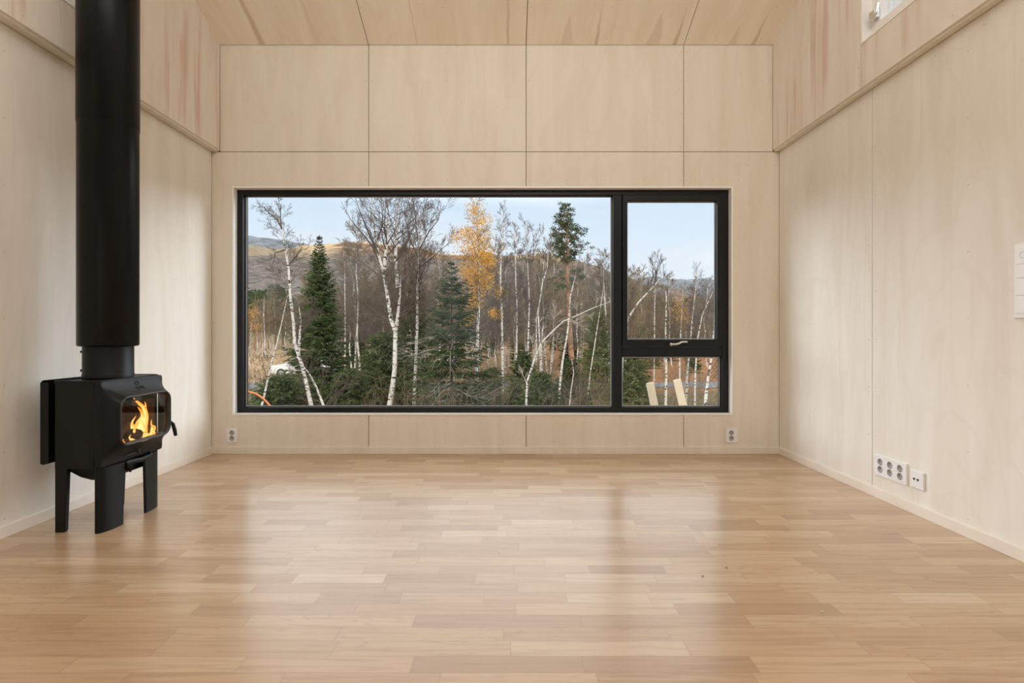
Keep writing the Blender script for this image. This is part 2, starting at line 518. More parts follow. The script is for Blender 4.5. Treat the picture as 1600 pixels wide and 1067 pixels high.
def side_wall(name, sgn, xl, xu, label):
    mb = MB()
    def bx(xa, xb, *r):
        mb.box(min(xa, xb), max(xa, xb), *r)
    def pr(poly, xa, xb, mi=0):
        mb.prism_x(poly, min(xa, xb), max(xa, xb), mi)
    out = xl + sgn * 0.24
    ys = [YBACK, -1.924, -0.724, 0.476, 1.676, 2.876, YB]
    for i in range(6):
        bx(xl, xl + sgn * T, ys[i] + (G if i else 0), ys[i + 1] - (G if i < 5 else 0.004), 0, ZJ - 0.004)
    bx(xl + sgn * T, out, YBACK, YB, 0, ZJ - 0.012, )
    # upper plywood
    xb = xu + sgn * T
    for lo, hi in ((CY1 + G, YB - 0.004),):
        pr([(lo, ZU), (hi, ZU), (hi, zc(hi)), (lo, zc(lo))], xu, xb, 1)
    for lo, hi in ((1.676 + G, CY1 - G), (CY0, 1.676 - G)):
        pr([(lo, ZU), (hi, ZU), (hi, CZ0), (lo, CZ0)], xu, xb, 1)
        ridge = [(YR, zc(YR))] if lo < YR < hi else []
        pr([(lo, CZ1), (hi, CZ1), (hi, zc(hi)), (lo, zc(lo))], xu, xb, 1)
    pr([(YBACK, ZU), (CY0 - G, ZU), (CY0 - G, zc(CY0)), (YR, zc(YR)), (YBACK, zc(YBACK))], xu, xb, 1)
    # studs and outer boards behind
    for lo, hi in ((CY1, YB),):
        pr([(lo, ZJ), (hi, ZJ), (hi, zc(hi)), (lo, zc(lo))], xb, out)
    pr([(CY0, ZJ), (CY1, ZJ), (CY1, CZ0), (CY0, CZ0)], xb, out)
    pr([(CY0, CZ1), (CY1, CZ1), (CY1, zc(CY1)), (CY0, zc(CY0))], xb, out)
    pr([(YBACK, ZJ), (CY0, ZJ), (CY0, zc(CY0)), (YR, zc(YR)), (YBACK, zc(YBACK))], xb, out)
    pts = []
    e = xl - sgn * 0.0004
    for yy in (2.276, 1.70, 3.43):
        pts += [(e, yy, 0.08 + 0.30 * k) for k in range(8)]
    for yy in (2.85, 2.902, 3.84):
        pts += [(e, yy, 0.07 + 0.27 * k) for k in range(9)]
    for k in range(12):
        pts.append((e, 1.2 + 0.25 * k, ZJ - 0.05))
    e = xu - sgn * 0.0004
    for yy in (2.872, 2.914):
        pts += [(e, yy, ZJ + 0.04 + 0.1 * k) for k in range(3)]
    for yy in (3.40, 3.83, 2.30):
        pts += [(e, yy, ZJ + 0.05 + 0.26 * k) for k in range(1 if yy == 2.3 else 4)]
    discs(mb, pts, 'x', 2)
    return struct(mb.build(name, [M['ply_side'], M['ply_upper'], M['screw']]), label, 'wall')


side_wall('wall_left', -1, XL, XLU, 'birch plywood wall behind the stove')
side_wall('wall_right', 1, XR, XRU, 'birch plywood wall with the socket panels')

# pale strips closing the ledge under the upper panels
for nm, xa, xb, lb in (('trim_1', XL, XLU, 'pale wooden ledge strip along the left wall'), ('trim_2', XRU, XR, 'pale wooden ledge strip along the right wall')):
    lo_, hi_ = (XL, XLU) if xa == XL else (XR, XRU)
    ex_ = -0.012 if xa == XL else 0.012
    mb = MB()
    sec = [(lo_ + ex_, ZJ - .001), (lo_, ZJ - .001), (hi_, ZU - .001), (hi_ + ex_, ZU + .004)]
    v = [(x_, YBACK, z_) for x_, z_ in sec] + [(x_, YB - .001, z_) for x_, z_ in sec]
    mb.add(v, [(0, 1, 2, 3), (7, 6, 5, 4)] + [(k, (k + 1) % 4, (k + 1) % 4 + 4, k + 4) for k in range(4)])
    struct(mb.build(nm, M['trim']), lb, 'trim')

mb = MB()                                                  # rear wall with a wide glazed opening (behind the camera)
for a in ((-2.6, -1.85, 0, 2.6), (1.85, 2.4, 0, 2.6), (-1.85, 1.85, 2.5, 3.3), (-2.6, -1.85, 2.6, 3.3), (1.85, 2.4, 2.6, 3.3), (-1.85, 1.85, 0, 0.2)):
    mb.box(a[0], a[1], YBACK - 0.2, YBACK, a[2], a[3])
struct(mb.build('wall_rear', M['ply_wall']), 'birch plywood rear wall', 'wall')

# ceiling: sloping panels both sides of the ridge
mb = MB()
for y0, y1 in ((YR, YB), (YBACK - 0.2, YR)):
    xs = [-2.6] + seams + [2.4]
    ye = y1 - (0.005 if y1 == YB else 0)
    for i in range(4):
        mb.prism_x([(y0, zc(y0)), (ye, zc(ye)), (ye, zc(ye) + T), (y0, zc(y0) + T)], xs[i] + (G if i else 0), xs[i + 1] - (G if i < 3 else 0))
    mb.prism_x([(y0, zc(y0) + T), (y1 + (0.12 if y1 == YB else 0), zc(y1) + T - (0.05 if y1 == YB else 0)), (y1 + (0.12 if y1 == YB else 0), zc(y1) + 0.2), (y0, zc(y0) + 0.25)], -2.6, 2.4, 2)
pts = []
for xc in (-1.65, -1.09, -1.046, -0.47, 0.11, 0.154, 0.735, 1.31, 1.354, 1.9):
    for k in range(4):
        yy = 3.82 - 0.22 * k
        pts.append((xc, yy, zc(yy) - 0.0006))
discs(mb, pts, 'z')
struct(mb.build('ceiling', [M['ply_ceiling'], M['screw'], M['gap']]), 'sloping birch plywood ceiling', 'ceiling')

# baseboards
BH, BT = 0.054, 0.013
mb = MB(); mb.box(XL, XR, YB - BT, YB, 0, BH)
struct(mb.build('baseboard_back', M['ply_wall'], bevel=0.002), 'plain wooden baseboard under the window', 'baseboard')
mb = MB(); mb.box(XL, XL + BT, YBACK, YB - BT - 0.001, 0, BH)
struct(mb.build('baseboard_left', M['trim'], bevel=0.002), 'pale wooden baseboard along the left wall', 'baseboard')
mb = MB(); mb.box(XR - BT, XR, YBACK, YB - BT - 0.001, 0, BH)
struct(mb.build('baseboard_right', M['trim'], bevel=0.002), 'pale wooden baseboard along the right wall', 'baseboard')

# ------------------------------------------------------------------ big window
win = bpy.data.objects.new('window_1', None); COL.objects.link(win)
struct(win, 'large black framed window looking out on the forest', 'window')
win.location = (-0.2, YB, WZ0)
mb = MB(); mb.ring_y((WX0, WX1, WZ0, WZ1), (WX0 + .012, WX1 - .012, WZ0 + .012, WZ1 - .012), YB - 0.006, 4.0)
mb.build('window_lining', M['lining'], win, 'white painted reveal boards', bevel=0.0015)
FY, GY = 3.913, 3.965
mb = MB()
mb.ring_y((-2.095, 1.695, 0.307, 2.024), (-2.05, 1.645, 0.347, 1.985), FY, 3.995)
mb.box(0.803, 0.873, FY + .0005, 3.994, 0.347, 1.985)
mb.box(0.873, 1.645, FY + .001, 3.994, 0.739, 0.812)
mb.build('frame', M['frame'], win, bevel=0.004)


def bead(x0, x1, z0, z1, wd=0.010):
    mb = MB(); mb.ring_y((x0, x1, z0, z1), (x0 + wd, x1 - wd, z0 + wd * .8, z1 - wd * .8), GY - 0.016, GY - 0.002)
    mb.build('glazing_bead', M['frame'], win, bevel=0.003)
    mb = MB(); mb.ring_y((x0 + wd * .4, x1 - wd * .4, z0 + wd * .3, z1 - wd * .3), (x0 + wd * 1.3, x1 - wd * 1.3, z0 + wd * 1.1, z1 - wd * 1.1), GY - 0.018, GY - 0.0165)
    mb.build('bead_highlight', M['bead_highlight'], win, 'thin light grey line painted as the bead highlight')


def pane(x0, x1, z0, z1, parent, yy=GY, **kw):
    mb = MB(); mb.box(x0, x1, yy, yy + 0.006, z0, z1)
    mb.build('glass_pane', M['glass'], parent)


bead(-2.05, 0.803, 0.347, 1.985); pane(-2.045, 0.800, 0.350, 1.982, win)
bead(0.873, 1.645, 0.347, 0.739); pane(0.876, 1.642, 0.350, 0.736, win)
mb = MB(); mb.ring_y((0.8745, 1.6435, 0.8135, 1.9835), (0.912, 1.600, 0.872, 1.937), 3.898, 3.96)
sash = mb.build('sash', M['frame'], win, bevel=0.005)
mb = MB(); mb.ring_y((0.914, 1.598, 0.874, 1.935), (0.921, 1.591, 0.880, 1.929), 3.934, 3.9355)
mb.build('bead_highlight', M['bead_highlight'], sash, 'thin light grey line painted as the bead highlight')
pane(0.913, 1.599, 0.873, 1.936, sash, 3.94)
# handle on the bottom rail of the sash
mb = MB()
hx, hz = 1.232, 0.839
mb.tube([P(1058 + dx, py, 3.88) for dx, py in ((-11, 538), (-4, 538), (2, 537.3), (7, 534.5), (12, 534.2), (16, 534.2))], [.0075, .0085, .0085, .0075, .0075, .0065], 10)
mb.tube([P(1049, 538, 3.882), P(1049, 538, 3.899)], 0.012, 14)
mb.build('window_handle', M['steel'], sash, 'small bright steel lever handle')


# clerestory windows high in the side walls
def clerestory(name, sgn, xu, label):
    w_ = bpy.data.objects.new(name, None); COL.objects.link(w_)
    w_.location = (xu, CY1, CZ0)
    struct(w_, label, 'window')
    mb = MB()
    a, b_ = sorted((xu - sgn * 0.004, xu + sgn * 0.22))
    mb.ring_x((CY0, CY1, CZ0, CZ1), (CY0 + .012, CY1 - .012, CZ0 + .012, CZ1 - .012), a, b_)
    mb.build('window_lining', M['lining'], w_)
    mb = MB(); a, b_ = sorted((xu + sgn * 0.05, xu + sgn * 0.14))
    mb.ring_x((CY0 + .012, CY1 - .012, CZ0 + .012, CZ1 - .012), (CY0 + .045, CY1 - .045, CZ0 + .045, CZ1 - .045), a, b_)
    mb.build('frame', M['lining'], w_, bevel=0.004)
    mb = MB(); a, b_ = sorted((xu + sgn * 0.04, xu + sgn * 0.11))
    mb.ring_x((CY0 + .047, CY1 - .047, CZ0 + .047, CZ1 - .047), (CY0 + .09, CY1 - .09, CZ0 + .085, CZ1 - .09), a, b_)
    sa = mb.build('sash', M['lining'], w_, bevel=0.006)
    mb = MB(); a, b_ = sorted((xu + sgn * 0.082, xu + sgn * 0.088))
    mb.box(a, b_, CY0 + .088, CY1 - .088, CZ0 + .083, CZ1 - .088)
    mb.build('glass_pane', M['glass'], sa)
    if sgn > 0:                                            # angled lever on the far jamb of the sash
        mb = MB()
        yy = CY1 - 0.066; x0 = xu + 0.04
        mb.box(x0 - 0.030, x0 + 0.002, yy - 0.020, yy + 0.020, CZ0 + .105, CZ0 + .150)
        mb.tube([(x0 - 0.034, yy - 0.012, CZ0 + .100), (x0 - 0.034, yy - 0.045, CZ0 + .112), (x0 - 0.033, yy - 0.052, CZ0 + .165)], .008, 8)
        mb.build('window_handle', M['steel'], sa, 'grey metal lever handle', bevel=0.003)


clerestory('window_2', 1, XRU, 'white framed high window in the right wall')
clerestory('window_3', -1, XLU, 'white framed high window in the left wall')

# ------------------------------------------------------------------ wood stove
SX, SY = -1.92, 2.461
Y1, Y2, ZB0, ZB1 = 2.254, 2.668, 0.299, 0.693
stove = thing('wood_stove', 'black cast iron wood stove on four legs with a fire burning behind its glass', 'stove', (SX, SY, 0))
XBK, XSE = -2.030, -1.842                    # body back, seam between side plate and front

mb = MB()                                     # rear box (open at the front)
poly = [(XSE, Y1), (XBK + .012, Y1), (XBK, Y1 + .012), (XBK, Y2 - .012), (XBK + .012, Y2), (XSE, Y2), (XSE, Y2 - .014), (XBK + .016, Y2 - .016), (XBK + .016, Y1 + .016), (XSE, Y1 + .014)]
mb.prism_z(poly, ZB0, ZB1)
mb.box(XBK + .01, XSE, Y1 + .012, Y2 - .012, ZB0, ZB0 + .02)
mb.build('body', M['iron'], stove)
mb = MB()                                     # top plate with a low rim
top = [(XBK - .004, Y1 + .012), (XBK + .010, Y1 - .001), (XSE - .01, Y1 - .001), (-1.822, Y1 + .02), (-1.818, Y1 + .06), (-1.818, Y2 - .06), (-1.822, Y2 - .02), (XSE - .01, Y2 + .001), (XBK + .010, Y2 + .001), (XBK - .004, Y2 - .012)]
mb.prism_z(top, ZB1 - 0.012, ZB1 + .001)
n = len(top)
ins = [(x + (SX - x) * .06, y + (SY - y) * .045) for x, y in top]
v = [(x, y, ZB1 + h) for h in (0.001, 0.005) for x, y in top] + [(x, y, ZB1 + h) for h in (0.005, 0.001) for x, y in ins]
mb.add(v, [(a * n + i, a * n + (i + 1) % n, (a + 1) * n + (i + 1) % n, (a + 1) * n + i) for a in range(3) for i in range(n)])
mb.build('top_plate', M['iron'], stove, bevel=0.002)


def rrect(y0, y1, z0, z1, r, n=10):
    """rounded rectangle with 4*(n+1)+4*6 points, in (y, z)"""
    pts = []
    cs = [(y1 - r, z1 - r, 0), (y0 + r, z1 - r, 90), (y0 + r, z0 + r, 180), (y1 - r, z0 + r, 270)]
    for k, (cy, cz, a0) in enumerate(cs):
        arc = [(cy + r * math.cos(math.radians(a0 + 90 * i / n)), cz + r * math.sin(math.radians(a0 + 90 * i / n))) for i in range(n + 1)]
        pts += arc
        nx = cs[(k + 1) % 4]
        a = arc[-1]
        b_ = (nx[0] + r * math.cos(math.radians(nx[2])), nx[1] + r * math.sin(math.radians(nx[2])))
        pts += [(a[0] + (b_[0] - a[0]) * t / 7, a[1] + (b_[1] - a[1]) * t / 7) for t in range(1, 7)]
    return pts


GYa, GYb, GZa, GZb = 2.290, 2.642, 0.386, 0.618      # outer edge of the door rim
XF = -1.752
outer = rrect(Y1, Y2, ZB0, ZB1, 0.006)
rim = rrect(GYa, GYb, GZa, GZb, 0.052)
mb = MB()                                     # cast front flaring out to the door opening
rings = []
nt = 16
for i in range(nt + 1):
    t = i / nt
    u = max(0.0, (t - 0.08) / 0.92) if t > 0 else 0.0
    ring = []
    for (oy, oz), (iy, iz) in zip(outer, rim):
        edge = min(oy - Y1, Y2 - oy)                        # the two ends start further back and round over
        x0 = -1.820 if edge > 0.03 else XSE + .003 + (-1.820 - XSE - .003) * (edge / 0.03) ** 0.5
        xs_ = x0 + (-1.814 - x0) * min(1, t / 0.14) ** 0.5
        ring.append((xs_ + (XF + 1.814) * u ** 2.3, oy + (iy - oy) * u, oz + (iz - oz) * u))
    rings.append(ring)
N = len(outer)
v = [p for r in rings for p in r]
mb.add(v, [(i * N + k, i * N + (k + 1) % N, (i + 1) * N + (k + 1) % N, (i + 1) * N + k) for i in range(nt) for k in range(N)], 0, True)
mb.build('front_casting', M['iron'], stove)
rim_in = rrect(GYa + .008, GYb - .008, GZa + .008, GZb - .008, 0.045)
rim_in2 = rrect(GYa + .011, GYb - .011, GZa + .011, GZb - .011, 0.042)
mb = MB()                                     # door: rounded rim around the glass
rr = [(XF - .002, rim), (XF + .003, rrect(GYa + .0015, GYb - .0015, GZa + .0015, GZb - .0015, .051)), (XF + .003, rim_in), (XF - .012, rim_in2), (XF - .030, rim_in2)]
v = [(x, y, z) for x, r in rr for y, z in r]
mb.add(v, [(i * N + k, i * N + (k + 1) % N, (i + 1) * N + (k + 1) % N, (i + 1) * N + k) for i in range(4) for k in range(N)], 0, True)
door = mb.build('door', M['iron_edge'], stove, 'rounded door rim with a lighter worn edge')
mb = MB()
g = rrect(GYa + .010, GYb - .010, GZa + .010, GZb - .010, 0.043)
mb.add([(XF - .010, y, z) for y, z in g] + [(XF - .014, y, z) for y, z in g], [tuple(range(N)), tuple(range(2 * N - 1, N - 1, -1))])
mb.add([(XF - .010, y, z) for y, z in g] + [(XF - .014, y, z) for y, z in g], [(k, (k + 1) % N, (k + 1) % N + N, k + N) for k in range(N)])
mb.build('glass_pane', M['stove_glass'], door, 'clear door glass in front of the fire')
mb = MB()                                     # door handle at the far edge
mb.tube([(-1.775, 2.652, 0.455), (-1.758, 2.668, 0.430), (-1.752, 2.673, 0.396), (-1.747, 2.674, 0.366)], [.007, .009, .0095, .008], 10)
mb.build('door_handle', M['iron'], door)
mb = MB()                                     # firebox lining
mb.box(XBK + .017, XBK + .035, Y1 + .02, Y2 - .02, ZB0 + .02, ZB1 - .014)
mb.box(XBK + .035, -1.842, Y1 + .016, Y1 + .026, ZB0 + .02, ZB1 - .014)
mb.box(XBK + .035, -1.842, Y2 - .026, Y2 - .016, ZB0 + .02, ZB1 - .014)
mb.box(XBK + .035, -1.832, Y1 + .026, Y2 - .026, ZB0 + .02, 0.345)
mb.box(XBK + .035, -1.826, GYa + .02, GYb - .02, 0.345, 0.378)
mb.build('firebox', M['brick'], stove, 'reddish brown firebrick lining')
mb = MB(); mb.box(XBK + .035, -1.84, Y1 + .026, Y2 - .026, 0.574, 0.582)
mb.build('baffle', M['iron'], stove)
mb = MB()                                     # rear heat shield
mb.prism_x([(Y1 - .004, .322), (Y1 + .01, .314), (Y2 - .01, .314), (Y2 + .004, .322), (Y2 + .004, .690), (Y2 - .008, .700), (Y1 + .008, .700), (Y1 - .004, .690)], -2.083, -2.079)
for yy in (Y1 - .004, Y2 + .001):
    mb.prism_x([(yy, .322), (yy + .003, .322), (yy + .003, .690), (yy, .690)], -2.080, -2.045)
for yy in (Y1 + .08, Y2 - .08):
    mb.box(-2.080, XBK, yy, yy + .02, .36, .38)
    mb.box(-2.080, XBK, yy, yy + .02, .62, .64)
mb.build('heat_shield', M['iron'], stove, bevel=0.002)


def arc_leg(mirror):
    """curved front leg wrapping the corner below the body"""
    out = []
    for x, y in ((-1.853, 2.271), (-1.846, 2.266), (-1.838, 2.266), (-1.829, 2.271), (-1.821, 2.282), (-1.815, 2.300), (-1.811, 2.322), (-1.808, 2.355), (-1.807, 2.392)):
        out.append((x, y))
    inn = [(x - 0.011 * (0.3 + 0.7 * (i / 8)), y + 0.012 * (1 - i / 8 * 0.6)) for i, (x, y) in enumerate(out)]
    mb = MB(); n = len(out)
    for lvl in range(1):
        v = []
        for z, tp in ((0.0, 0.90), (0.297, 1.0)):
            pv = out + inn[::-1]
            cx = -1.848; cy = 2.300
            for (x, y) in pv:
                yy = cy + (y - cy) * (tp if y > cy else 1)
                xx = cx + (x - cx) * (tp if x < cx else 1)
                v.append((xx, 2 * SY - yy if mirror else yy, z))
        m_ = len(pv)
        mb.add(v, [tuple(range(m_ - 1, -1, -1)), tuple(range(m_, 2 * m_))])
        mb.add(v, [(i, i + 1, i + 1 + m_, i + m_) for i in range(n - 1)], 0, True)
        mb.add(v, [(i, (i + 1) % m_, (i + 1) % m_ + m_, i + m_) for i in range(n - 1, m_)], 0, False)
    return mb


for mir in (False, True):
    arc_leg(mir).build('leg', M['iron'], stove)
for mir in (False, True):
    mb = MB()
    v = []
    for z, s_ in ((0.0, 0.72), (0.012, 0.80), (0.299, 1.0)):
        for x, y in ((-2.043, 2.300), (-2.043, 2.320), (-2.043 + .058 * s_, 2.320), (-2.043 + .058 * s_, 2.300)):
            v.append((x, 2 * SY - y + (.02) if mir else y - .02, z))
    mb.add(v, [(0, 1, 2, 3), (8, 9, 10, 11)] + [(a * 4 + k, a * 4 + (k + 1) % 4, a * 4 + 4 + (k + 1) % 4, a * 4 + 4 + k) for a in range(2) for k in range(4)])
    mb.build('leg', M['iron'], stove, bevel=0.003)
mb = MB()                                     # ash pan slung below the body
v = []
for z, x0, x1, y0, y1 in ((.300, -2.005, -1.835, 2.30, 2.62), (.272, -1.995, -1.845, 2.305, 2.615), (.244, -1.955, -1.845, 2.315, 2.605), (.226, -1.915, -1.850, 2.33, 2.59)):
    v += [(x0, y0, z), (x1, y0, z), (x1, y1, z), (x0, y1, z)]
mb.add(v, [(12, 13, 14, 15), (0, 1, 2, 3)] + [(a * 4 + k, a * 4 + (k + 1) % 4, a * 4 + 4 + (k + 1) % 4, a * 4 + 4 + k) for a in range(3) for k in range(4)])
mb.build('ash_pan', M['iron'], stove, bevel=0.004)
mb = MB()                                     # strap handle under the front
mb.tube([(-1.812, 2.40, .292), (-1.798, 2.41, .255), (-1.800, 2.42, .249), (-1.835, 2.42, .262)], .006, 8, squash=2.0)
mb.tube([(-1.812, 2.41, .288), (-1.800, 2.50, .283), (-1.800, 2.56, .286), (-1.815, 2.58, .294)], .006, 8, squash=2.0)
mb.build('ash_pan_handle', M['iron'], stove)
mb = MB()                                     # small air control under the door
mb.box(-1.800, -1.790, 2.462, 2.470, .322, .340)
mb.tube([(-1.805, 2.40, .323), (-1.803, 2.45, .326)], .0016, 6)
mb.build('air_lever', M['iron_edge'], stove)
# maker's mark above the glass
fc = bpy.data.curves.new('lettering', 'FONT'); fc.body = 'J\u00d8TUL'; fc.size = 0.020; fc.extrude = 0.0012; fc.align_x = 'CENTER'
to = bpy.data.objects.new('lettering', fc); COL.objects.link(to)
me = bpy.data.meshes.new_from_object(to.evaluated_get(bpy.context.evaluated_depsgraph_get()))
bpy.data.objects.remove(to)
mk = MB()
def place_mark(p):                            # lettering follows the concave casting above the door
    zz = 0.640 + p[1]
    u = max(0.0, min(1.0, (ZB1 - zz) / (ZB1 - GZb)))
    return Vector((-1.814 + (XF + 1.814) * u ** 2.3 + 0.0012 + p[2], 2.478 + p[0], zz))
mk.add([place_mark(v_.co) for v_ in me.vertices], [tuple(p_.vertices) for p_ in me.polygons])
sw = [(-.013, .022), (-.016, .027), (-.013, .033), (-.006, .036), (.002, .034), (.007, .039), (.009, .033), (.014, .031), (.007, .030)]
mk.tube([place_mark((a, b_, 0.0)) for a, b_ in sw[:6]], .0016, 6)
mk.tube([place_mark((a, b_, 0.0)) for a, b_ in ((-.013, .022), (-.004, .021), (.004, .024), (.010, .022))], .0016, 6)
mk.tube([place_mark((a, b_, 0.0)) for a, b_ in ((-.004, .036), (.004, .029), (.013, .029))], .0014, 6)
mk.build('emblem', M['dark_hole'], stove, 'small dark raised lettering under a bird-like emblem')

# flue pipe
PX, PY = -1.9385, 2.4615
pipe = thing('flue_pipe', 'tall black round flue pipe rising from the stove to the ceiling', 'pipe', (PX, PY, ZB1 + .005))
zt = zc(PY) - 0.02
mb = MB(); mb.lathe(PX, PY, [(.109, .850), (.120, .852), (.1240, .858), (.1240, zt)], 72)
mb.build('insulated_section', M['pipe'], pipe)
mb = MB(); mb.lathe(PX, PY, [(.1250, 1.93), (.1262, 1.932), (.1262, zt - .002), (.1250, zt)], 72, cap=False)
mb.build('upper_sleeve', M['pipe'], pipe)
mb = MB(); mb.lathe(PX, PY, [(.104, ZB1 + .0055), (.104, .715), (.102, .718), (.102, .853)], 72)
col_ = mb.build('collar', M['iron'], pipe)
for zz in (.735, .825):
    mb = MB(); mb.tube([(PX - .080, PY - .056, zz), (PX - .0885, PY - .062, zz)], .006, 10)
    mb.build('bolt', M['iron'], col_)

# firewood and flames
def log(name, a, b_, r, label, mat=M['char']):
    a, b_ = Vector(a), Vector(b_)
    mb = MB()
    pts_ = [a.lerp(b_, t) + Vector((rnd.uniform(-.0015, .0015), rnd.uniform(-.0015, .0015), 0)) for t in (0, .03, .3, .6, .97, 1)]
    mb.tube(pts_, [r * .86, r, r * 1.05, r * .98, r, r * .85], 9)
    o = mb.build(name, mat)
    tag(o, label, 'log', 'logs burning in the stove')
    return o


log('firewood_log', (-1.800, 2.470, .414), (-1.93, 2.545, .405), .026, 'round charred log lying end-on behind the stove glass')
log('firewood_log', (-1.86, 2.375, .392), (-1.875, 2.520, .455), .018, 'charred log leaning from the left side of the fire')
log('firewood_log', (-1.83, 2.605, .392), (-1.87, 2.545, .500), .016, 'thin charred log standing upright right of the main flame')
log('firewood_log', (-1.90, 2.35, .392), (-1.92, 2.60, .394), .020, 'dark log lying along the back of the fire')
log('firewood_log', (-1.81, 2.33, .382), (-1.81, 2.43, .384), .009, 'small burnt stick at the left front of the fire')


def flame_mat():
    m = bpy.data.materials.new('flame'); m.use_nodes = True
    t = m.node_tree; t.nodes.clear(); q = NT(t)
    out = q.n('ShaderNodeOutputMaterial')
    em = q.n('ShaderNodeEmission'); tr = q.n('ShaderNodeBsdfTransparent'); mx = q.n('ShaderNodeMixShader')
    lw = q.n('ShaderNodeLayerWeight'); lw.inputs[0].default_value = 0.35
    fac = q.m('SUBTRACT', 1.0, lw.outputs['Facing'])
    gen = q.xyz(q.n('ShaderNodeTexCoord').outputs['Generated'])[2]
    co = q.n('ShaderNodeNewGeometry').outputs['Position']
    n = q.noise(q.vm('MULTIPLY', co, (60, 60, 22)), 1.0, 3, 0.6, 0.4)
    hot = q.m('ADD', q.m('MULTIPLY', fac, 1.15), q.m('SUBTRACT', q.m('MULTIPLY', n, 0.7), q.m('MULTIPLY', gen, 0.62)))
    q.put(em.inputs['Color'], q.ramp(q.m('MULTIPLY', hot, 0.8), [(0.12, (0.70, 0.09, 0.008)), (0.40, (1.0, 0.24, 0.02)), (0.68, (1.0, 0.48, 0.07)), (0.96, (1.0, 0.80, 0.32))]))
    em.inputs['Strength'].default_value = 1.7
    al = q.m('MULTIPLY', q.step(q.m('ADD', fac, q.m('MULTIPLY', q.m('SUBTRACT', n, 0.5), 0.9)), 0.12, 0.62), 0.93)
    t.links.new(tr.outputs[0], mx.inputs[1]); t.links.new(em.outputs[0], mx.inputs[2]); q.put(mx.inputs[0], al)
    t.links.new(mx.outputs[0], out.inputs[0])
    return m


M['flame'] = flame_mat()
M['ember'] = material('glowing_embers', (0.05, 0.02, 0.01), 0.9, build=lambda q, b, co: (q.put(b.inputs['Emission Color'], q.ramp(q.noise(co, 90, 3), [(0.5, (0.0, 0.0, 0.0)), (0.62, (0.7, 0.09, 0.01)), (0.72, (1.0, 0.45, 0.08))])), q.put(b.inputs['Emission Strength'], 1.6)))
fire = thing('fire', 'bright orange flames burning behind the stove glass', 'fire', (-1.85, 2.55, .374))
for bx_, by_, z0, z1, r in ((-1.850, 2.565, .385, .590, .036), (-1.835, 2.545, .385, .545, .026), (-1.862, 2.590, .385, .560, .024), (-1.812, 2.478, .385, .470, .017),
                            (-1.850, 2.515, .40, .500, .018), (-1.815, 2.60, .38, .470, .012), (-1.83, 2.625, .39, .440, .012), (-1.80, 2.52, .376, .43, .020), (-1.80, 2.385, .376, .412, .008), (-1.80, 2.575, .376, .43, .016), (-1.805, 2.44, .376, .418, .010)):
    mb = MB(); pts_ = []; rad = []
    ph = rnd.uniform(0, 6)
    for i in range(13):
        t = i / 12
        pts_.append((bx_ + .006 * math.sin(ph + 5 * t), by_ + (.10 * r / .03 * 0.35) * math.sin(ph * 2 + 6.5 * t) * t - .012 * t, z0 + (z1 - z0) * t))
        rad.append(r * 1.25 * (0.55 + 0.9 * math.sin(math.pi * min(1, t * 1.5 + .12)) * 0.5) * (1 - t) ** 0.62 + .0006)
    mb.tube(pts_, rad, 12, squash=0.7)
    mb.build('flame', M['flame'], fire)
mb = MB()
for k in range(46):
    x, y = rnd.uniform(-1.86, -1.795), rnd.uniform(2.31, 2.63)
    r = rnd.uniform(.005, .012)
    mb.tube([(x - r, y - r, .378), (x, y, .380 + r * .6), (x + r, y + r, .378)], [r * .6, r, r * .5], 6)
mb.build('embers', M['ember'], fire, 'glowing ember bed under the flames', kind='stuff')


for o in [stove, pipe, fire] + [c for c in COL.objects if c.name.startswith('firewood_log')]:
    o.location.x -= 0.038; o.location.y += 0.046

# ------------------------------------------------------------------ electrical fittings
def well(mb_holder, face, cx, cz, parent, r=0.0175):
    """round recessed socket: ring, recess, two pin holes. face = ('y', YB) or ('x', XR)"""
    ax, pos, th = face
    def pt(u, v_, dpt): return (u, pos - th + dpt, v_) if ax == 'y' else (pos - th + dpt, u, v_)
    mb = MB(); n = 28
    rr = [(r * 1.06, -.0006), (r, -.0010), (r * .94, .0004), (r * .90, .0075), (0.0005, .0076)]
    v = []
    for rad, dp in rr:
        for k in range(n):
            a = 2 * math.pi * k / n
            v.append(pt(cx + rad * math.cos(a), cz + rad * math.sin(a), dp))
    mb.add(v, [(i * n + k, i * n + (k + 1) % n, (i + 1) * n + (k + 1) % n, (i + 1) * n + k) for i in range(4) for k in range(n)], 0, True)
    s_ = mb.build('socket', M['grey_plastic'], parent, 'round grey socket well')
    mb = MB()
    for du, dv in ((-.0067, .0067 * .3), (.0067, -.0067 * .3)):
        mb.add([pt(cx + du + .0028 * math.cos(k * .785), cz + dv + .0028 * math.sin(k * .785), .0070) for k in range(8)], [tuple(range(8))])
    for dv in (r * .86, -r * .86):
        a0 = [pt(cx - .004, cz + dv - .003, .0040), pt(cx + .004, cz + dv - .003, .0040), pt(cx + .004, cz + dv + .003, .0040), pt(cx - .004, cz + dv + .003, .0040)]
        mb.add(a0, [(0, 1, 2, 3)])
    mb.build('pin_hole', M['dark_hole'], s_)


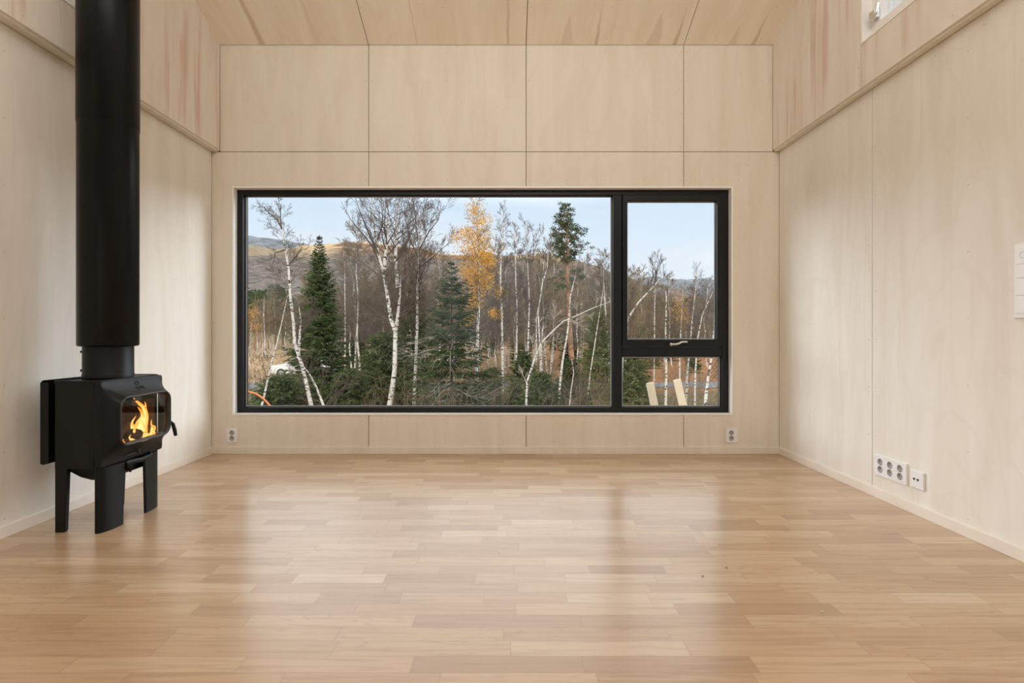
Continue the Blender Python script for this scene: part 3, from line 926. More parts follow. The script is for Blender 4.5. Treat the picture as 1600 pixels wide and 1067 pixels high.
def hole_plate(ax, pos, th, u0, u1, z0, z1, holes, r, name, parent, mat):
    """plate with round openings, face toward the room"""
    def pt(u, v_, dpt): return (u, pos - th + dpt, v_) if ax == 'y' else (pos - th + dpt, u, v_)
    mb = MB()
    us = sorted({u0, u1, *[h[0] - r * 1.12 for h in holes], *[h[0] + r * 1.12 for h in holes]})
    vs = sorted({z0, z1, *[h[1] - r * 1.035 for h in holes], *[h[1] + r * 1.035 for h in holes]})
    for i in range(len(us) - 1):
        for j in range(len(vs) - 1):
            cu, cv = (us[i] + us[i + 1]) / 2, (vs[j] + vs[j + 1]) / 2
            hit = [h for h in holes if abs(cu - h[0]) < r * 1.1 and abs(cv - h[1]) < r * 1.03]
            a = [pt(us[i], vs[j], 0), pt(us[i + 1], vs[j], 0), pt(us[i + 1], vs[j + 1], 0), pt(us[i], vs[j + 1], 0)]
            if not hit:
                mb.add(a, [(0, 1, 2, 3)])
            else:
                h = hit[0]; n = 28; c = []; o = []
                for k in range(n):
                    t = 2 * math.pi * k / n
                    cx, sx = math.cos(t), math.sin(t)
                    c.append(pt(h[0] + r * cx, h[1] + r * sx, 0))
                    m_ = 1 / max(abs(cx) * r / (r * 1.12), abs(sx) * r / (r * 1.035))
                    o.append(pt(h[0] + r * cx * m_, h[1] + r * sx * m_, 0))
                mb.add(c + o, [(k, (k + 1) % n, (k + 1) % n + n, k + n) for k in range(n)])
    c0 = [(u0, z0), (u1, z0), (u1, z1), (u0, z1)]
    v = [pt(u, z, 0) for u, z in c0] + [pt(u, z, th) for u, z in c0]
    mb.add(v, [(k, (k + 1) % 4, (k + 1) % 4 + 4, k + 4) for k in range(4)])
    return mb.build(name, mat, parent)


for px, lb in ((363.5, 'white double socket on the wall below the left window corner'), (1142, 'white double socket on the wall below the right window corner')):
    c = P(px, 680, YB)
    o = thing('wall_socket', lb, 'socket', (c.x, YB, c.z), 'double sockets under the window')
    hs = [(c.x - .001, c.z + .0205), (c.x - .001, c.z - .0205)]
    hole_plate('y', YB, .011, c.x - .043, c.x + .043, c.z - .053, c.z + .053, hs, .0186, 'cover_plate', o, M['white_plastic'])
    for h in hs:
        well(None, ('y', YB, .011), h[0], h[1], o, .0176)
# six-socket panel and data outlet on the right wall
yf, yn = 2.842, 2.617
zc6 = CH + (CY - 724.5) * yf / F
o = thing('socket_panel', 'long white wall panel with six round sockets near the floor', 'socket', (XR, (yf + yn) / 2, zc6))
hs = [(yf - .042 - .0705 * i, zc6 + dz) for i in range(3) for dz in (.0205, -.0205)]
hole_plate('x', XR, .012, yn, yf, zc6 - .0545, zc6 + .0545, hs, .0190, 'cover_plate', o, M['white_plastic'])
for h in hs:
    well(None, ('x', XR, .012), h[0], h[1], o, .0180)
yf2, yn2 = 2.593, 2.509
zc2 = CH + (CY - 749.5) * 2.55 / F
o = thing('data_outlet', 'small square white outlet with two dark data ports', 'outlet', (XR, 2.551, zc2))
mb = MB(); mb.box(XR - .012, XR, yn2, yf2, zc2 - .043, zc2 + .043)
mb.build('cover_plate', M['white_plastic'], o, bevel=0.0015)
for dy in (-.0115, .0115):
    mb = MB(); y = 2.553 + dy
    mb.box(XR - .0126, XR - .011, y - .0065, y + .0065, zc2 - .002, zc2 + .006); mb.box(XR - .0126, XR - .011, y - .0035, y + .0035, zc2 - .006, zc2 - .002)
    mb.build('data_port', M['dark_hole'], o)
# tall switch plate at the right edge
ys0, ys1 = 1.978, 2.060
o = thing('switch_panel', 'tall white wall plate of stacked light switches at the right edge', 'switch', (XR, 2.02, 1.15))
z_ = lambda py: CH + (CY - py) * 2.055 / F
mb = MB(); mb.box(XR - .010, XR, ys0, ys1, z_(497), z_(382)); mb.build('cover_plate', M['white_plastic'], o, bevel=0.0015)
for a, b_ in ((389, 413), (415, 434.5), (442, 462), (465, 490)):
    mb = MB(); mb.box(XR - .0135, XR - .0095, ys0 + .010, ys1 - .010, z_(b_), z_(a))
    mb.build('rocker', M['white_plastic'], o, bevel=0.001)
mb = MB()
for k in range(20):
    pass
mb.tube([(XR - .0138, 2.019 + .013 * math.cos(k * math.pi / 10), z_(400) + .013 * math.sin(k * math.pi / 10)) for k in range(21)], .0008, 5)
mb.build('dial_ring', M['grey_plastic'], o)

# a few specks of debris left on the boards
for px, py, lb in ((1135, 888, 'tiny dark wood chip lying on the oak floor right of centre'), (1098, 901, 'tiny brown speck lying on the oak floor beside the dark chip'), (1285, 957, 'tiny curled pale shaving on the oak floor near the bottom right')):
    d = CH * F / (py - CY); c = P(px, py, d)
    mb = MB(); mb.tube([(c.x - .004, c.y, .002), (c.x, c.y + .002, .0032), (c.x + .004, c.y - .003, .002)], [.0008, .002, .0009], 6)
    tag(mb.build('wood_chip', M['screw'] if px < 1200 else M['trim']), lb, 'wood chip')

#OUTSIDE#
# ------------------------------------------------------------------ outside
GZ = -2.10                                   # valley floor


def leafmat(name, c0, c1, rough=0.8, sc=1.0):
    def build(q, b, co):
        r = q.n('ShaderNodeNewGeometry').outputs['Random Per Island']
        q.put(b.inputs['Base Color'], q.mix(r, c0, c1))
    return material(name, rough=rough, spec=0.2, build=build)


def bark_build(q, b, co):
    n = q.noise(q.vm('MULTIPLY', co, (5, 5, 16)), 1.0, 3, 0.65, 0.3)
    m_ = q.noise(q.vm('MULTIPLY', co, (2.5, 2.5, 2.2)), 1.0, 2)
    c = q.mix(m_, (0.84, 0.80, 0.74), (0.60, 0.55, 0.49))
    q.put(b.inputs['Base Color'], q.mix(q.step(n, 0.53, 0.61), c, (0.035, 0.03, 0.027)))


M['bark'] = material('white_birch_bark', rough=0.75, spec=0.2, build=bark_build)
M['twig'] = material('dark_birch_twigs', (0.135, 0.100, 0.082), 0.85, spec=0.2)
M['twig_pale'] = material('pale_birch_branches', (0.50, 0.44, 0.38), 0.85, spec=0.2)
M['twig_haze'] = material('purple_brown_twigs', (0.205, 0.158, 0.112), 0.9, spec=0.1)
M['twig_ochre'] = material('ochre_brown_twigs', (0.27, 0.205, 0.130), 0.9, spec=0.1)
M['twig_grey'] = material('grey_brown_twigs', (0.215, 0.19, 0.165), 0.9, spec=0.1)
M['dead'] = material('grey_dead_branches', (0.44, 0.39, 0.33), 0.9, spec=0.1)
M['bark_pine'] = material('orange_pine_bark', rough=0.85, build=lambda q, b, co: q.put(b.inputs['Base Color'], q.mix(q.noise(q.vm('MULTIPLY', co, (6, 6, 3)), 1.0, 3), (0.20, 0.11, 0.065), (0.50, 0.27, 0.15))))
M['bark_dark'] = material('dark_spruce_bark', (0.085, 0.065, 0.05), 0.9)
M['needles'] = leafmat('spruce_needles', (0.018, 0.038, 0.014), (0.120, 0.155, 0.052))
M['needles_dark'] = leafmat('dark_spruce_needles', (0.012, 0.026, 0.010), (0.080, 0.108, 0.036))
M['needles_pale'] = leafmat('pale_spruce_needles', (0.070, 0.100, 0.035), (0.18, 0.20, 0.075))
M['needles_pine'] = leafmat('pine_needles', (0.022, 0.046, 0.018), (0.10, 0.14, 0.05))
M['leaf_gold'] = leafmat('golden_birch_leaves', (0.60, 0.30, 0.025), (0.76, 0.45, 0.06))
M['leaf_rust'] = leafmat('rusty_birch_leaves', (0.42, 0.20, 0.05), (0.62, 0.36, 0.10))
M['timber'] = material('pale_sawn_timber', rough=0.7, build=lambda q, b, co: q.put(b.inputs['Base Color'], q.mix(q.noise(q.vm('MULTIPLY', co, (40, 40, 3)), 1.0, 3), (0.80, 0.70, 0.54), (0.66, 0.53, 0.37))))
M['road'] = material('grey_gravel_road', rough=0.95, spec=0.05, build=lambda q, b, co: q.put(b.inputs['Base Color'], q.mix(q.noise(co, 6.0, 5, 0.7), (0.15, 0.15, 0.155), (0.27, 0.275, 0.28))))
M['orange'] = material('orange_plastic_conduit', (0.75, 0.20, 0.05), 0.5)
M['car_paint'] = material('white_car_paint', (0.80, 0.81, 0.83), 0.25)
M['car_glass'] = material('dark_car_glass', (0.02, 0.024, 0.028), 0.1)
M['tyre'] = material('black_rubber', (0.02, 0.02, 0.02), 0.8)


def ground_build(q, b, co):
    x, y, z = q.xyz(co)
    n = q.noise(co, 0.55, 6, 0.65)
    n2 = q.noise(co, 4.0, 4, 0.7)
    side = q.step(x, -6.0, 10.0)
    straw = q.mix(n, (0.34, 0.225, 0.12), (0.46, 0.33, 0.19))
    rust = q.mix(n, (0.26, 0.115, 0.050), (0.38, 0.19, 0.085))
    heath = q.mix(side, straw, rust)
    heath = q.mix(q.m('MULTIPLY', q.step(n2, 0.5, 0.8), 0.5), heath, (0.20, 0.11, 0.06))
    moss = q.mix(n2, (0.07, 0.075, 0.035), (0.20, 0.15, 0.08))
    c = q.mix(q.step(q.m('ADD', y, q.m('MULTIPLY', n, 6.0)), 27.0, 34.0), moss, heath)
    far = q.mix(n, (0.10, 0.10, 0.05), (0.22, 0.17, 0.09))
    c = q.mix(q.step(y, 90.0, 130.0), c, far)
    q.put(b.inputs['Base Color'], c)
    q.put(b.inputs['Normal'], q.bump(n2, 0.6, 0.1))


M['ground'] = material('autumn_heath', rough=0.95, spec=0.1, build=ground_build)
from mathutils import noise as mnoise


def gz(x, y):
    """ground height"""
    h = GZ + 0.10 * mnoise.noise((x * .15, y * .15, 3.0))
    if y > 70:
        h += 0.030 * (y - 70) + 0.00004 * (y - 70) ** 2
    if y < 9:
        h += 0.03 * (9 - y)
    return h


mb = MB()
xs = []; ys = [4.3, 6, 8, 10, 12, 14, 16, 18, 20, 22, 24, 26, 28, 30, 32, 34, 36, 38, 40, 44, 48, 52, 56, 60, 65, 70, 80, 90, 100, 120, 140, 170, 200, 240, 280, 330, 400]
nx = 60
v = []
for y in ys:
    for i in range(nx + 1):
        x = (i / nx - 0.5) * (60 + 2.6 * y)
        v.append((x, y, gz(x, y)))
mb.add(v, [(j * (nx + 1) + i, j * (nx + 1) + i + 1, (j + 1) * (nx + 1) + i + 1, (j + 1) * (nx + 1) + i) for j in range(len(ys) - 1) for i in range(nx)], 0, True)
struct(mb.build('ground', M['ground'], recalc=False), 'brown autumn heath in the valley', 'ground')

mb = MB(); v = []
for i in range(41):
    x = -45 + i * 2.25
    yc = 30.0 + 0.6 * math.sin(x * .08)
    for dy in (-1.7, 0.0, 1.7):
        e_ = dy + (0.7 * mnoise.noise((x * .6, dy * 3, 1)) if dy else 0)
        v.append((x, yc + e_, gz(x, yc + e_) + (.05 if dy == 0 else .02)))
mb.add(v, [(i * 3 + k, i * 3 + 3 + k, i * 3 + 4 + k, i * 3 + 1 + k) for i in range(40) for k in range(2)], 0, True)
struct(mb.build('road', M['road'], recalc=False), 'narrow grey gravel road crossing behind the near trees', 'road')


# hills
def hill(name, ridge, R, foot, c, label, depth=0.5, seed=0):
    """ridge: list of (px, py) outline at distance R; slopes down to distance foot"""
    mb = MB(); v = []; ny = 46; nxh = 150
    x0, x1 = ridge[0][0], ridge[-1][0]
    for j in range(ny + 1):
        t = j / ny
        for i in range(nxh + 1):
            px = x0 + (x1 - x0) * i / nxh
            for k in range(len(ridge) - 1):
                if ridge[k][0] <= px <= ridge[k + 1][0]:
                    f = (px - ridge[k][0]) / (ridge[k + 1][0] - ridge[k][0]); py = ridge[k][1] + (ridge[k + 1][1] - ridge[k][1]) * (f * f * (3 - 2 * f)); break
            top = P(px, py, R)
            if t <= 0.8:
                u = t / 0.8
                y = foot + (R - foot) * u
                h = GZ + 5 + (top.z - GZ - 5) * (u ** 0.85 if u > 0 else 0)
            else:
                u = (t - 0.8) / 0.2
                y = R + u * 260
                h = top.z - 70 * u * u
            x = (px - CX) * R / F * (0.55 + 0.45 * (y / R))
            nn = mnoise.fractal((x * .012 + seed, y * .012, seed), 1.0, 2.0, 5)
            amp = 0.045 * R * (1 - abs(min(t / .8, 1) * 2 - 1) ** 2) * 0.35 + 0.0022 * R
            v.append((x, y, h + nn * amp))
    mb.add(v, [(j * (nxh + 1) + i, j * (nxh + 1) + i + 1, (j + 1) * (nxh + 1) + i + 1, (j + 1) * (nxh + 1) + i) for j in range(ny) for i in range(nxh)], 0, True)
    return struct(mb.build(name, c, recalc=False), label, 'hill')


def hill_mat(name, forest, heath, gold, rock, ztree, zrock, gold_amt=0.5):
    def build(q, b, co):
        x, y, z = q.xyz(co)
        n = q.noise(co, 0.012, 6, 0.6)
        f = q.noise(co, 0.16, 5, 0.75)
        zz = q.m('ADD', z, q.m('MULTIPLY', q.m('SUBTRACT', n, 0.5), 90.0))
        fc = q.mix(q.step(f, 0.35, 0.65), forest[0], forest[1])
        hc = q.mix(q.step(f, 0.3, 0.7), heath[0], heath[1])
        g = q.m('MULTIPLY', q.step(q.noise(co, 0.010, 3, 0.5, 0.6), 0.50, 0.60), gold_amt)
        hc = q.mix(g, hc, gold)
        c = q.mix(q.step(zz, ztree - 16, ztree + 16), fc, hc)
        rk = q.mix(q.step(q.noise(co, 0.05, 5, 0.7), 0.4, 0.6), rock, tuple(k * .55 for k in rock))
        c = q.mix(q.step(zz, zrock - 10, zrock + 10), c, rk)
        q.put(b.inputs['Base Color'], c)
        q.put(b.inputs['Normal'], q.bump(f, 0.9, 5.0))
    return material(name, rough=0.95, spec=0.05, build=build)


hill('hill', [(470, 395), (500, 384), (530, 380), (565, 377), (600, 380), (650, 388), (700, 397), (745, 400), (790, 398), (830, 401), (870, 406), (905, 414), (940, 428), (985, 452), (1060, 492)], 620, 190,
     hill_mat('brown_hill_heath', ((0.115, 0.10, 0.088), (0.27, 0.23, 0.20)), ((0.19, 0.115, 0.078), (0.33, 0.21, 0.135)), (0.66, 0.50, 0.30), (0.34, 0.30, 0.27), 70, 168, 0.9),
     'broad brown hill behind the forest', seed=2)
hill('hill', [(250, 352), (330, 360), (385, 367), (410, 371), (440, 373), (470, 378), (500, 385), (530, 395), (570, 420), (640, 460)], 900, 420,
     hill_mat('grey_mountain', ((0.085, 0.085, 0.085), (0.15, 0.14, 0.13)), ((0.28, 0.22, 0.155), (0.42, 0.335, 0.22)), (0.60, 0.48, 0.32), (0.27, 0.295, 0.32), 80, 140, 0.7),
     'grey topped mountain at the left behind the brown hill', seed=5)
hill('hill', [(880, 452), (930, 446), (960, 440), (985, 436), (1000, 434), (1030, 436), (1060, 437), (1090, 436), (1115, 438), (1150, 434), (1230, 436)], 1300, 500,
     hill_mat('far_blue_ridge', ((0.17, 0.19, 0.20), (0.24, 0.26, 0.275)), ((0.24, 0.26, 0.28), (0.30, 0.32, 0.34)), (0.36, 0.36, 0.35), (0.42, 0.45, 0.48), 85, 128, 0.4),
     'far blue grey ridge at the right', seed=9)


# ---- trees
def perp(d, r):
    a = Vector((r.gauss(0, 1), r.gauss(0, 1), r.gauss(0, 1)))
    a -= d * a.dot(d)
    return a.normalized() if a.length > 1e-6 else d.orthogonal().normalized()


TWIG = [0.0038]


def grow(mb, p, d, ln, rad, lvl, r, up=0.25, kids=5, jit=0.16, sides=4):
    n = 5 if lvl < 2 else 3
    pts = [p.copy()]; rads = [rad]
    dd = d.normalized()
    for i in range(n):
        dd = (dd + perp(dd, r) * jit + Vector((0, 0, up * (0.35 if lvl < 2 else 0.15)))).normalized()
        pts.append(pts[-1] + dd * (ln / n)); rads.append(max(rad * (1 - 0.86 * (i + 1) / n), TWIG[0]))
    mb.tube(pts, rads, sides if lvl < 1 else 3, cap=False)
    if lvl >= 3 or ln < 0.16:
        return
    for k in range(kids):
        t = 0.22 + 0.75 * (k + r.random()) / kids
        i = min(int(t * n), n - 1)
        q_ = pts[i].lerp(pts[i + 1], t * n - i)
        ax = (pts[i + 1] - pts[i]).normalized()
        cdir = (ax * 0.95 + perp(ax, r) * 0.75).normalized()
        grow(mb, q_, cdir, ln * (0.62 - 0.28 * t) * r.uniform(.75, 1.2), rads[i] * 0.55, lvl + 1, r, up, max(3, kids - 1), jit, 3)


def pix_path(pts, d, r=None, wob=0.0, dd=0.0):
    out = []
    for i, (px, py) in enumerate(pts):
        out.append(P(px, py, d + dd * i / max(1, len(pts) - 1) + (r.uniform(-wob, wob) if r else 0)))
    return out


def to_ground(path):
    """carry a trunk on down to the valley floor below the window line"""
    p0, p1 = path[0], path[1]
    z0 = gz(p0.x, p0.y) - 0.1
    if p0.z > z0:
        k = (p0.z - z0) / max(0.2, p1.z - p0.z)
        path = [Vector((p0.x - max(-.6, min(.6, (p1.x - p0.x) * min(k, 1.2))), p0.y, z0))] + path
    return path


def sample(path, t):
    L = [0]
    for a, b_ in zip(path, path[1:]):
        L.append(L[-1] + (b_ - a).length)
    s = t * L[-1]
    for i in range(len(path) - 1):
        if s <= L[i + 1] or i == len(path) - 2:
            f = (s - L[i]) / max(1e-6, L[i + 1] - L[i])
            return path[i].lerp(path[i + 1], f), (path[i + 1] - path[i]).normalized()


def birch(stems, d, rad, label, branches=40, blen=1.6, t0=0.35, up=0.25, group=None, kids=5, leaf=None, seed=1, cat='tree', name='birch_tree', extra=None, pale=False, lvl0=0):
    """stems: list of pixel paths, first is the main trunk; real bare birch with branches in all directions"""
    r = random.Random(seed)
    paths = []
    for i, st in enumerate(stems):
        pa = pix_path(st, d, r, 0.05 if i else 0.02, 0.0 if i == 0 else r.uniform(-.5, .5))
        if i == 0 or st[0][1] > 625:
            pa = to_ground(pa)
        paths.append(pa)
    base = paths[0][0]
    root = thing(name, label, cat, (base.x, base.y, gz(base.x, base.y)), group)
    mb = MB()
    for i, pa in enumerate(paths):
        n = len(pa); k = 1.0 if i == 0 else 0.72
        mb.tube(pa, [max(.005, rad * k * .88 * (1 - 0.80 * j / (n - 1)) * (1 if j < n - 1 else .3)) for j in range(n)], 8)
    mb.build('trunk', M['bark'], root)
    mb = MB()
    for i, pa in enumerate(paths):
        mb.tube([sample(pa, t_)[0] for t_ in (.15, .3, .5, .7, .85, .99)], .003, 3)
        cnt = branches if i == 0 else int(branches * .6)
        for k in range(cnt):
            t = t0 + (1 - t0) * (k + r.random()) / cnt if i == 0 else 0.2 + 0.8 * (k + r.random()) / cnt
            p, ax = sample(pa, min(t, .995))
            sc = (1.0 - 0.62 * (t - t0) / (1 - t0)) * r.uniform(.6, 1.15)
            dr = (ax * 0.75 + perp(ax, r)).normalized()
            grow(mb, p, dr, blen * sc, max(.006, rad * .30 * (1.1 - t)), lvl0 + 1 if k % 3 else lvl0, r, up, kids)
    if extra:
        for st in extra:
            pa = pix_path(st, d, r, .1, r.uniform(-.6, .6))
            n = len(pa); mb.tube(pa, [max(.004, rad * .35 * (1 - .85 * j / (n - 1))) for j in range(n)], 5)
            for k in range(10):
                p, ax = sample(pa, .2 + .78 * (k + r.random()) / 10)
                grow(mb, p, (ax + perp(ax, r) * .7).normalized(), blen * .4 * r.uniform(.5, 1.1), .007, 1, r, up, kids)
    mb.build('branches', M['twig_pale'] if pale else M['twig'], root, recalc=False)
    if leaf:
        mat, clumps, count, size = leaf
        mb = MB()
        for (cx, cy, rx, ry, wgt) in clumps:
            for k in range(int(count * wgt)):
                a, b_ = r.gauss(0, .42), r.gauss(0, .42)
                if abs(a) > 1 or abs(b_) > 1: continue
                p = P(cx + a * rx, cy + b_ * ry, d) + Vector((0, r.gauss(0, .42) * rx * d / F, 0))
                u = Vector((r.gauss(0, 1), r.gauss(0, 1), r.gauss(0, 1))).normalized()
                w_ = u.orthogonal().normalized(); s_ = size * r.uniform(.6, 1.25)
                mb.add([p - u * s_, p + w_ * s_ * .7, p + u * s_, p - w_ * s_ * .7], [(0, 1, 2, 3)])
        mb.build('leaves', mat, root, recalc=False)
    return root


def spindle(mb, a, b_, r):
    t = (b_ - a); u = t.orthogonal().normalized(); w_ = t.normalized().cross(u)
    m_ = a.lerp(b_, .4)
    v = [a]
    for k in range(3):
        an = k * 2.0944
        v.append(m_ + u * (r * math.cos(an)) + w_ * (r * math.sin(an)))
    v.append(b_)
    mb.add(v, [(0, 2, 1), (0, 3, 2), (0, 1, 3), (4, 1, 2), (4, 2, 3), (4, 3, 1)])


def spruce_mesh(H, R, r, lev=46, per=7, dens=11, bare=0.03, power=0.75, thick=.017, fol=None, gapy=0.0):
    tr, fo, de = MB(), MB(), MB()
    tr.tube([(0, 0, -.15), (0, 0, H * .5), (0, 0, H)], [H * .013, H * .008, .004], 7)
    for l in range(lev):
        t = (l + r.random() * .8) / lev
        z = H * (bare + (1 - bare) * t)
        L0 = R * (1 - t) ** power + .05
        n = per if t < .9 else 4
        a0 = r.uniform(0, 6.28)
        for k in range(n):
            if r.random() < gapy: continue
            an = a0 + k * 6.283 / n + r.uniform(-.35, .35)
            L = L0 * r.uniform(.62, 1.12)
            dr = Vector((math.cos(an), math.sin(an), 0))
            side = Vector((-math.sin(an), math.cos(an), 0))
            slope = -.30 + .75 * t
            def at(s): return Vector((0, 0, z)) + dr * (L * s) + Vector((0, 0, L * (slope * s + .22 * s * s)))
            m_ = max(4, int(dens * (L / R) ** .6) + 2)
            fo.tube([at(0), at(.5), at(1)], [.010, .009, .002], 3, cap=False)
            for i in range(m_):
                s = .10 + .9 * (i + r.random()) / m_
                p = at(s)
                tl = min(L * .42, .62) * (1.05 - .62 * s) * r.uniform(.7, 1.2) + .05
                for sg in (1, -1):
                    q_ = p + (dr * .72 + side * sg * r.uniform(.5, .95) + Vector((0, 0, r.uniform(-.45, .08)))) * tl
                    spindle(fo, p, q_, thick * r.uniform(.8, 1.4))
                    if tl > .16:
                        for _ in range(2):
                            f = r.uniform(.2, .8); p2 = p.lerp(q_, f)
                            q2 = p2 + (dr * r.uniform(.2, .8) + side * r.uniform(-.8, .8) + Vector((0, 0, r.uniform(-.55, .1)))) * tl * .5
                            spindle(fo, p2, q2, thick * .9)
    for k in range(5):                                      # leader
        spindle(fo, Vector((0, 0, H * .97)), Vector((r.uniform(-.08, .08), r.uniform(-.08, .08), H * 1.0 + .05)), thick)
    return tr, fo, de


def spruce(px, py_top, d, R, label, seed=1, mat='needles', group=None, dead=0, name='spruce_tree', H=None, z0=None, **kw):
    r = random.Random(seed)
    top = P(px, py_top, d)
    g = gz(top.x, d) if z0 is None else z0
    H = top.z - g
    root = thing(name, label, 'tree', (top.x, d, g), group)
    tr, fo, de = spruce_mesh(H, R, r, **kw)
    off = Vector((top.x, d, g))
    for mb_, nm, mt in ((tr, 'trunk', M['bark_dark']), (fo, 'foliage', M[mat])):
        mb_.v = [(a[0] + off.x, a[1] + off.y, a[2] + off.z) for a in mb_.v]
        mb_.build(nm, mt, root, recalc=False)
    if dead:
        de = MB()
        for k in range(dead):
            z = g + H * r.uniform(.10, .55); an = r.uniform(0, 6.28)
            L = R * r.uniform(.7, 1.25)
            dr = Vector((math.cos(an), math.sin(an), r.uniform(-.25, .1)))
            grow(de, Vector((top.x, d, z)), dr, L, .017, 1, r, -.12, 4)
        de.build('dead_branches', M['dead'], root, 'bare grey dead branches', recalc=False)
    return root


def pine_clump(mb, p, s, r, n=46, thick=.012):
    for k in range(n):
        d_ = Vector((r.gauss(0, 1), r.gauss(0, 1), r.gauss(.25, .8))).normalized()
        a = p + d_ * s * r.uniform(0, .55)
        spindle(mb, a, a + (d_ + Vector((0, 0, .25))).normalized() * s * r.uniform(.35, .75), thick)


# --- the named trees near the window
birch([[(486.5, 634), (479, 600), (471, 568), (460.5, 536.6), (458.8, 505), (453.6, 464), (451, 419), (445, 384), (440, 356), (434, 338), (428, 330)],
       [(505.6, 634), (494, 604), (482, 582), (471, 568)], [(466, 560), (468, 530), (470, 500), (467, 478)]],
      16.0, .085, 'bare birch with a forked white foot bending left beside the left window frame', 30, 1.15, .45, .12, seed=11,
      extra=[[(440, 356), (432, 341), (422, 334), (412, 323)], [(440, 358), (438, 340), (439, 322)], [(446, 390), (430, 395), (427, 410)], [(450, 415), (463, 400), (472, 385)]])
birch([[(409, 634), (417, 600), (425, 562), (433, 535), (440, 505), (449, 462)]], 15.0, .045, 'thin pale birch leaning right in the left corner of the view', 12, .6, .4, .3, seed=12)
birch([[(609.6, 628), (614, 600), (616.6, 578), (618, 519), (611, 500), (604, 453), (599, 425.6), (590.5, 394), (587, 370), (583.6, 346), (582, 306)],
       [(618, 519), (622, 490), (625, 460), (626, 429)], [(600, 428), (602.7, 394), (606, 360), (607, 304)], [(621, 450), (618, 401), (620, 349), (621, 304)]],
      17.0, .112, 'large bare birch with several white stems left of the window centre', 30, 1.5, .45, .22, seed=13,
      extra=[[(597, 420), (582, 385), (568, 367), (547, 342), (533, 315)], [(590, 395), (575, 362), (566, 340), (556, 312)], [(588, 380), (598, 350), (596, 312)], [(612, 420), (634, 380), (648, 352), (652, 322)], [(606, 452), (586, 425), (566, 410), (552, 398)], [(625, 440), (640, 425), (655, 405)]])
birch([[(647, 628), (648.7, 585), (652, 502), (652, 450), (654, 394), (655, 360), (661, 326)]], 19.0, .085, 'bare birch with a rounded fan of fine twigs right of the many-stemmed birch', 64, 1.7, .38, .42, seed=14, kids=6,
      extra=[[(653, 402), (640, 372), (634, 345), (636, 318)], [(654, 392), (670, 362), (684, 345), (690, 325)], [(654, 385), (650, 350), (646, 316)], [(653, 420), (676, 402), (695, 385), (705, 378)]])
birch([[(538, 630), (539.6, 523), (538.6, 425), (537, 392)]], 34.0, .075, 'slim bare birch in the gap right of the tall spruce', 40, 1.5, .35, .35, seed=15)
gold_cl = [(742, 325, 20, 18, .35), (752, 345, 26, 18, .5), (728, 365, 24, 14, .4), (748, 372, 30, 20, .8), (735, 392, 28, 16, .65), (758, 400, 26, 22, .9), (735, 425, 26, 26, 1.0), (755, 440, 26, 24, 1.1), (740, 470, 22, 22, .5), (765, 420, 16, 22, .5), (712, 372, 12, 12, .15), (732, 498, 12, 14, .2)]
birch([[(745, 560), (747.5, 491), (749, 453), (750, 410), (747, 370), (744, 340), (744, 308)]], 22.0, .085, 'birch full of golden yellow leaves near the middle of the window', 70, 1.35, .30, -.05, seed=16,
      leaf=(M['leaf_gold'], gold_cl, 1150, .034))
birch([[(785.6, 634), (785, 557), (784, 488), (782, 436), (783, 394), (785.6, 349), (787, 322)]], 20.0, .065, 'slender birch with a few yellow leaves standing right of the golden birch', 95, .85, .28, .35, seed=17, kids=6,
      leaf=(M['leaf_gold'], [(774, 490, 13, 10, .75), (782, 458, 12, 14, .35), (782, 387, 13, 14, .16)], 500, .027))
birch([[(805, 634), (806, 592), (808, 488), (806, 446), (804.7, 377), (803, 355)]], 24.0, .06, 'dark twigged slim birch second to the right of the golden birch', 70, 1.0, .35, .35, seed=18, kids=6)
birch([[(822, 634), (823.7, 592), (827, 474), (826, 440), (823.7, 408), (820, 346)]], 22.0, .055, 'slim birch with a forked wispy top left of the pine', 44, 1.05, .42, .5, seed=19, extra=[[(826, 440), (834, 395), (833, 370), (829, 345)], [(834, 395), (842, 372), (850, 356)]])
birch([[(842, 634), (844.5, 564), (841, 488), (848, 439.5), (855, 419), (858, 372)], [(838, 590), (838, 500), (846, 450), (853, 380)]], 26.0, .055, 'paired thin birch stems just left of the pine', 46, 1.05, .4, .4, seed=20)
birch([[(822, 634), (823.7, 595.5), (837.6, 554), (848, 533), (862, 519), (880, 502), (896.5, 495), (925, 482), (957, 470)]], 13.0, .034, 'white birch stem arching low to the right across the pine', 16, .8, .35, .15, seed=21, pale=True)
birch([[(872, 634), (875, 598), (879, 564), (885, 530), (888, 509), (891, 464), (898, 436), (900, 425)], [(889.6, 634), (893, 605), (896.5, 581.6), (893, 560)]], 17.0, .055, 'white birch with a wavy stem in front of the orange pine trunk', 22, .8, .45, .3, seed=22)
birch([[(917, 634), (922, 585), (932, 520), (940, 470), (944, 440)]], 24.0, .04, 'thin birch leaning right just left of the window mullion', 24, .8, .4, .4, seed=23)
birch([[(950, 634), (952, 560), (946, 480), (943, 430), (946, 395)]], 27.0, .04, 'slim bare birch hard against the window mullion', 30, .9, .4, .4, seed=24)
birch([[(972, 560), (975, 515), (981.6, 497), (998, 472), (1015, 454), (1028, 440), (1037, 424)]], 14.0, .045, 'dark birch branch arching up to a bushy crown in the opening sash', 34, .85, .45, .45, seed=25,
      extra=[[(1015, 454), (1020, 430), (1019, 403)], [(1022, 446), (1026, 425), (1030, 405)]])
birch([[(1022, 634), (1022, 586), (1023, 479), (1024, 450)]], 20.0, .045, 'straight thin birch left of the two leaning planks', 26, .7, .35, .4, seed=26)
birch([[(1040, 636), (1041, 585), (1040, 520), (1041, 465), (1040, 450)]], 17.0, .062, 'mottled white birch trunk between the two leaning planks', 30, .7, .5, .4, seed=27)
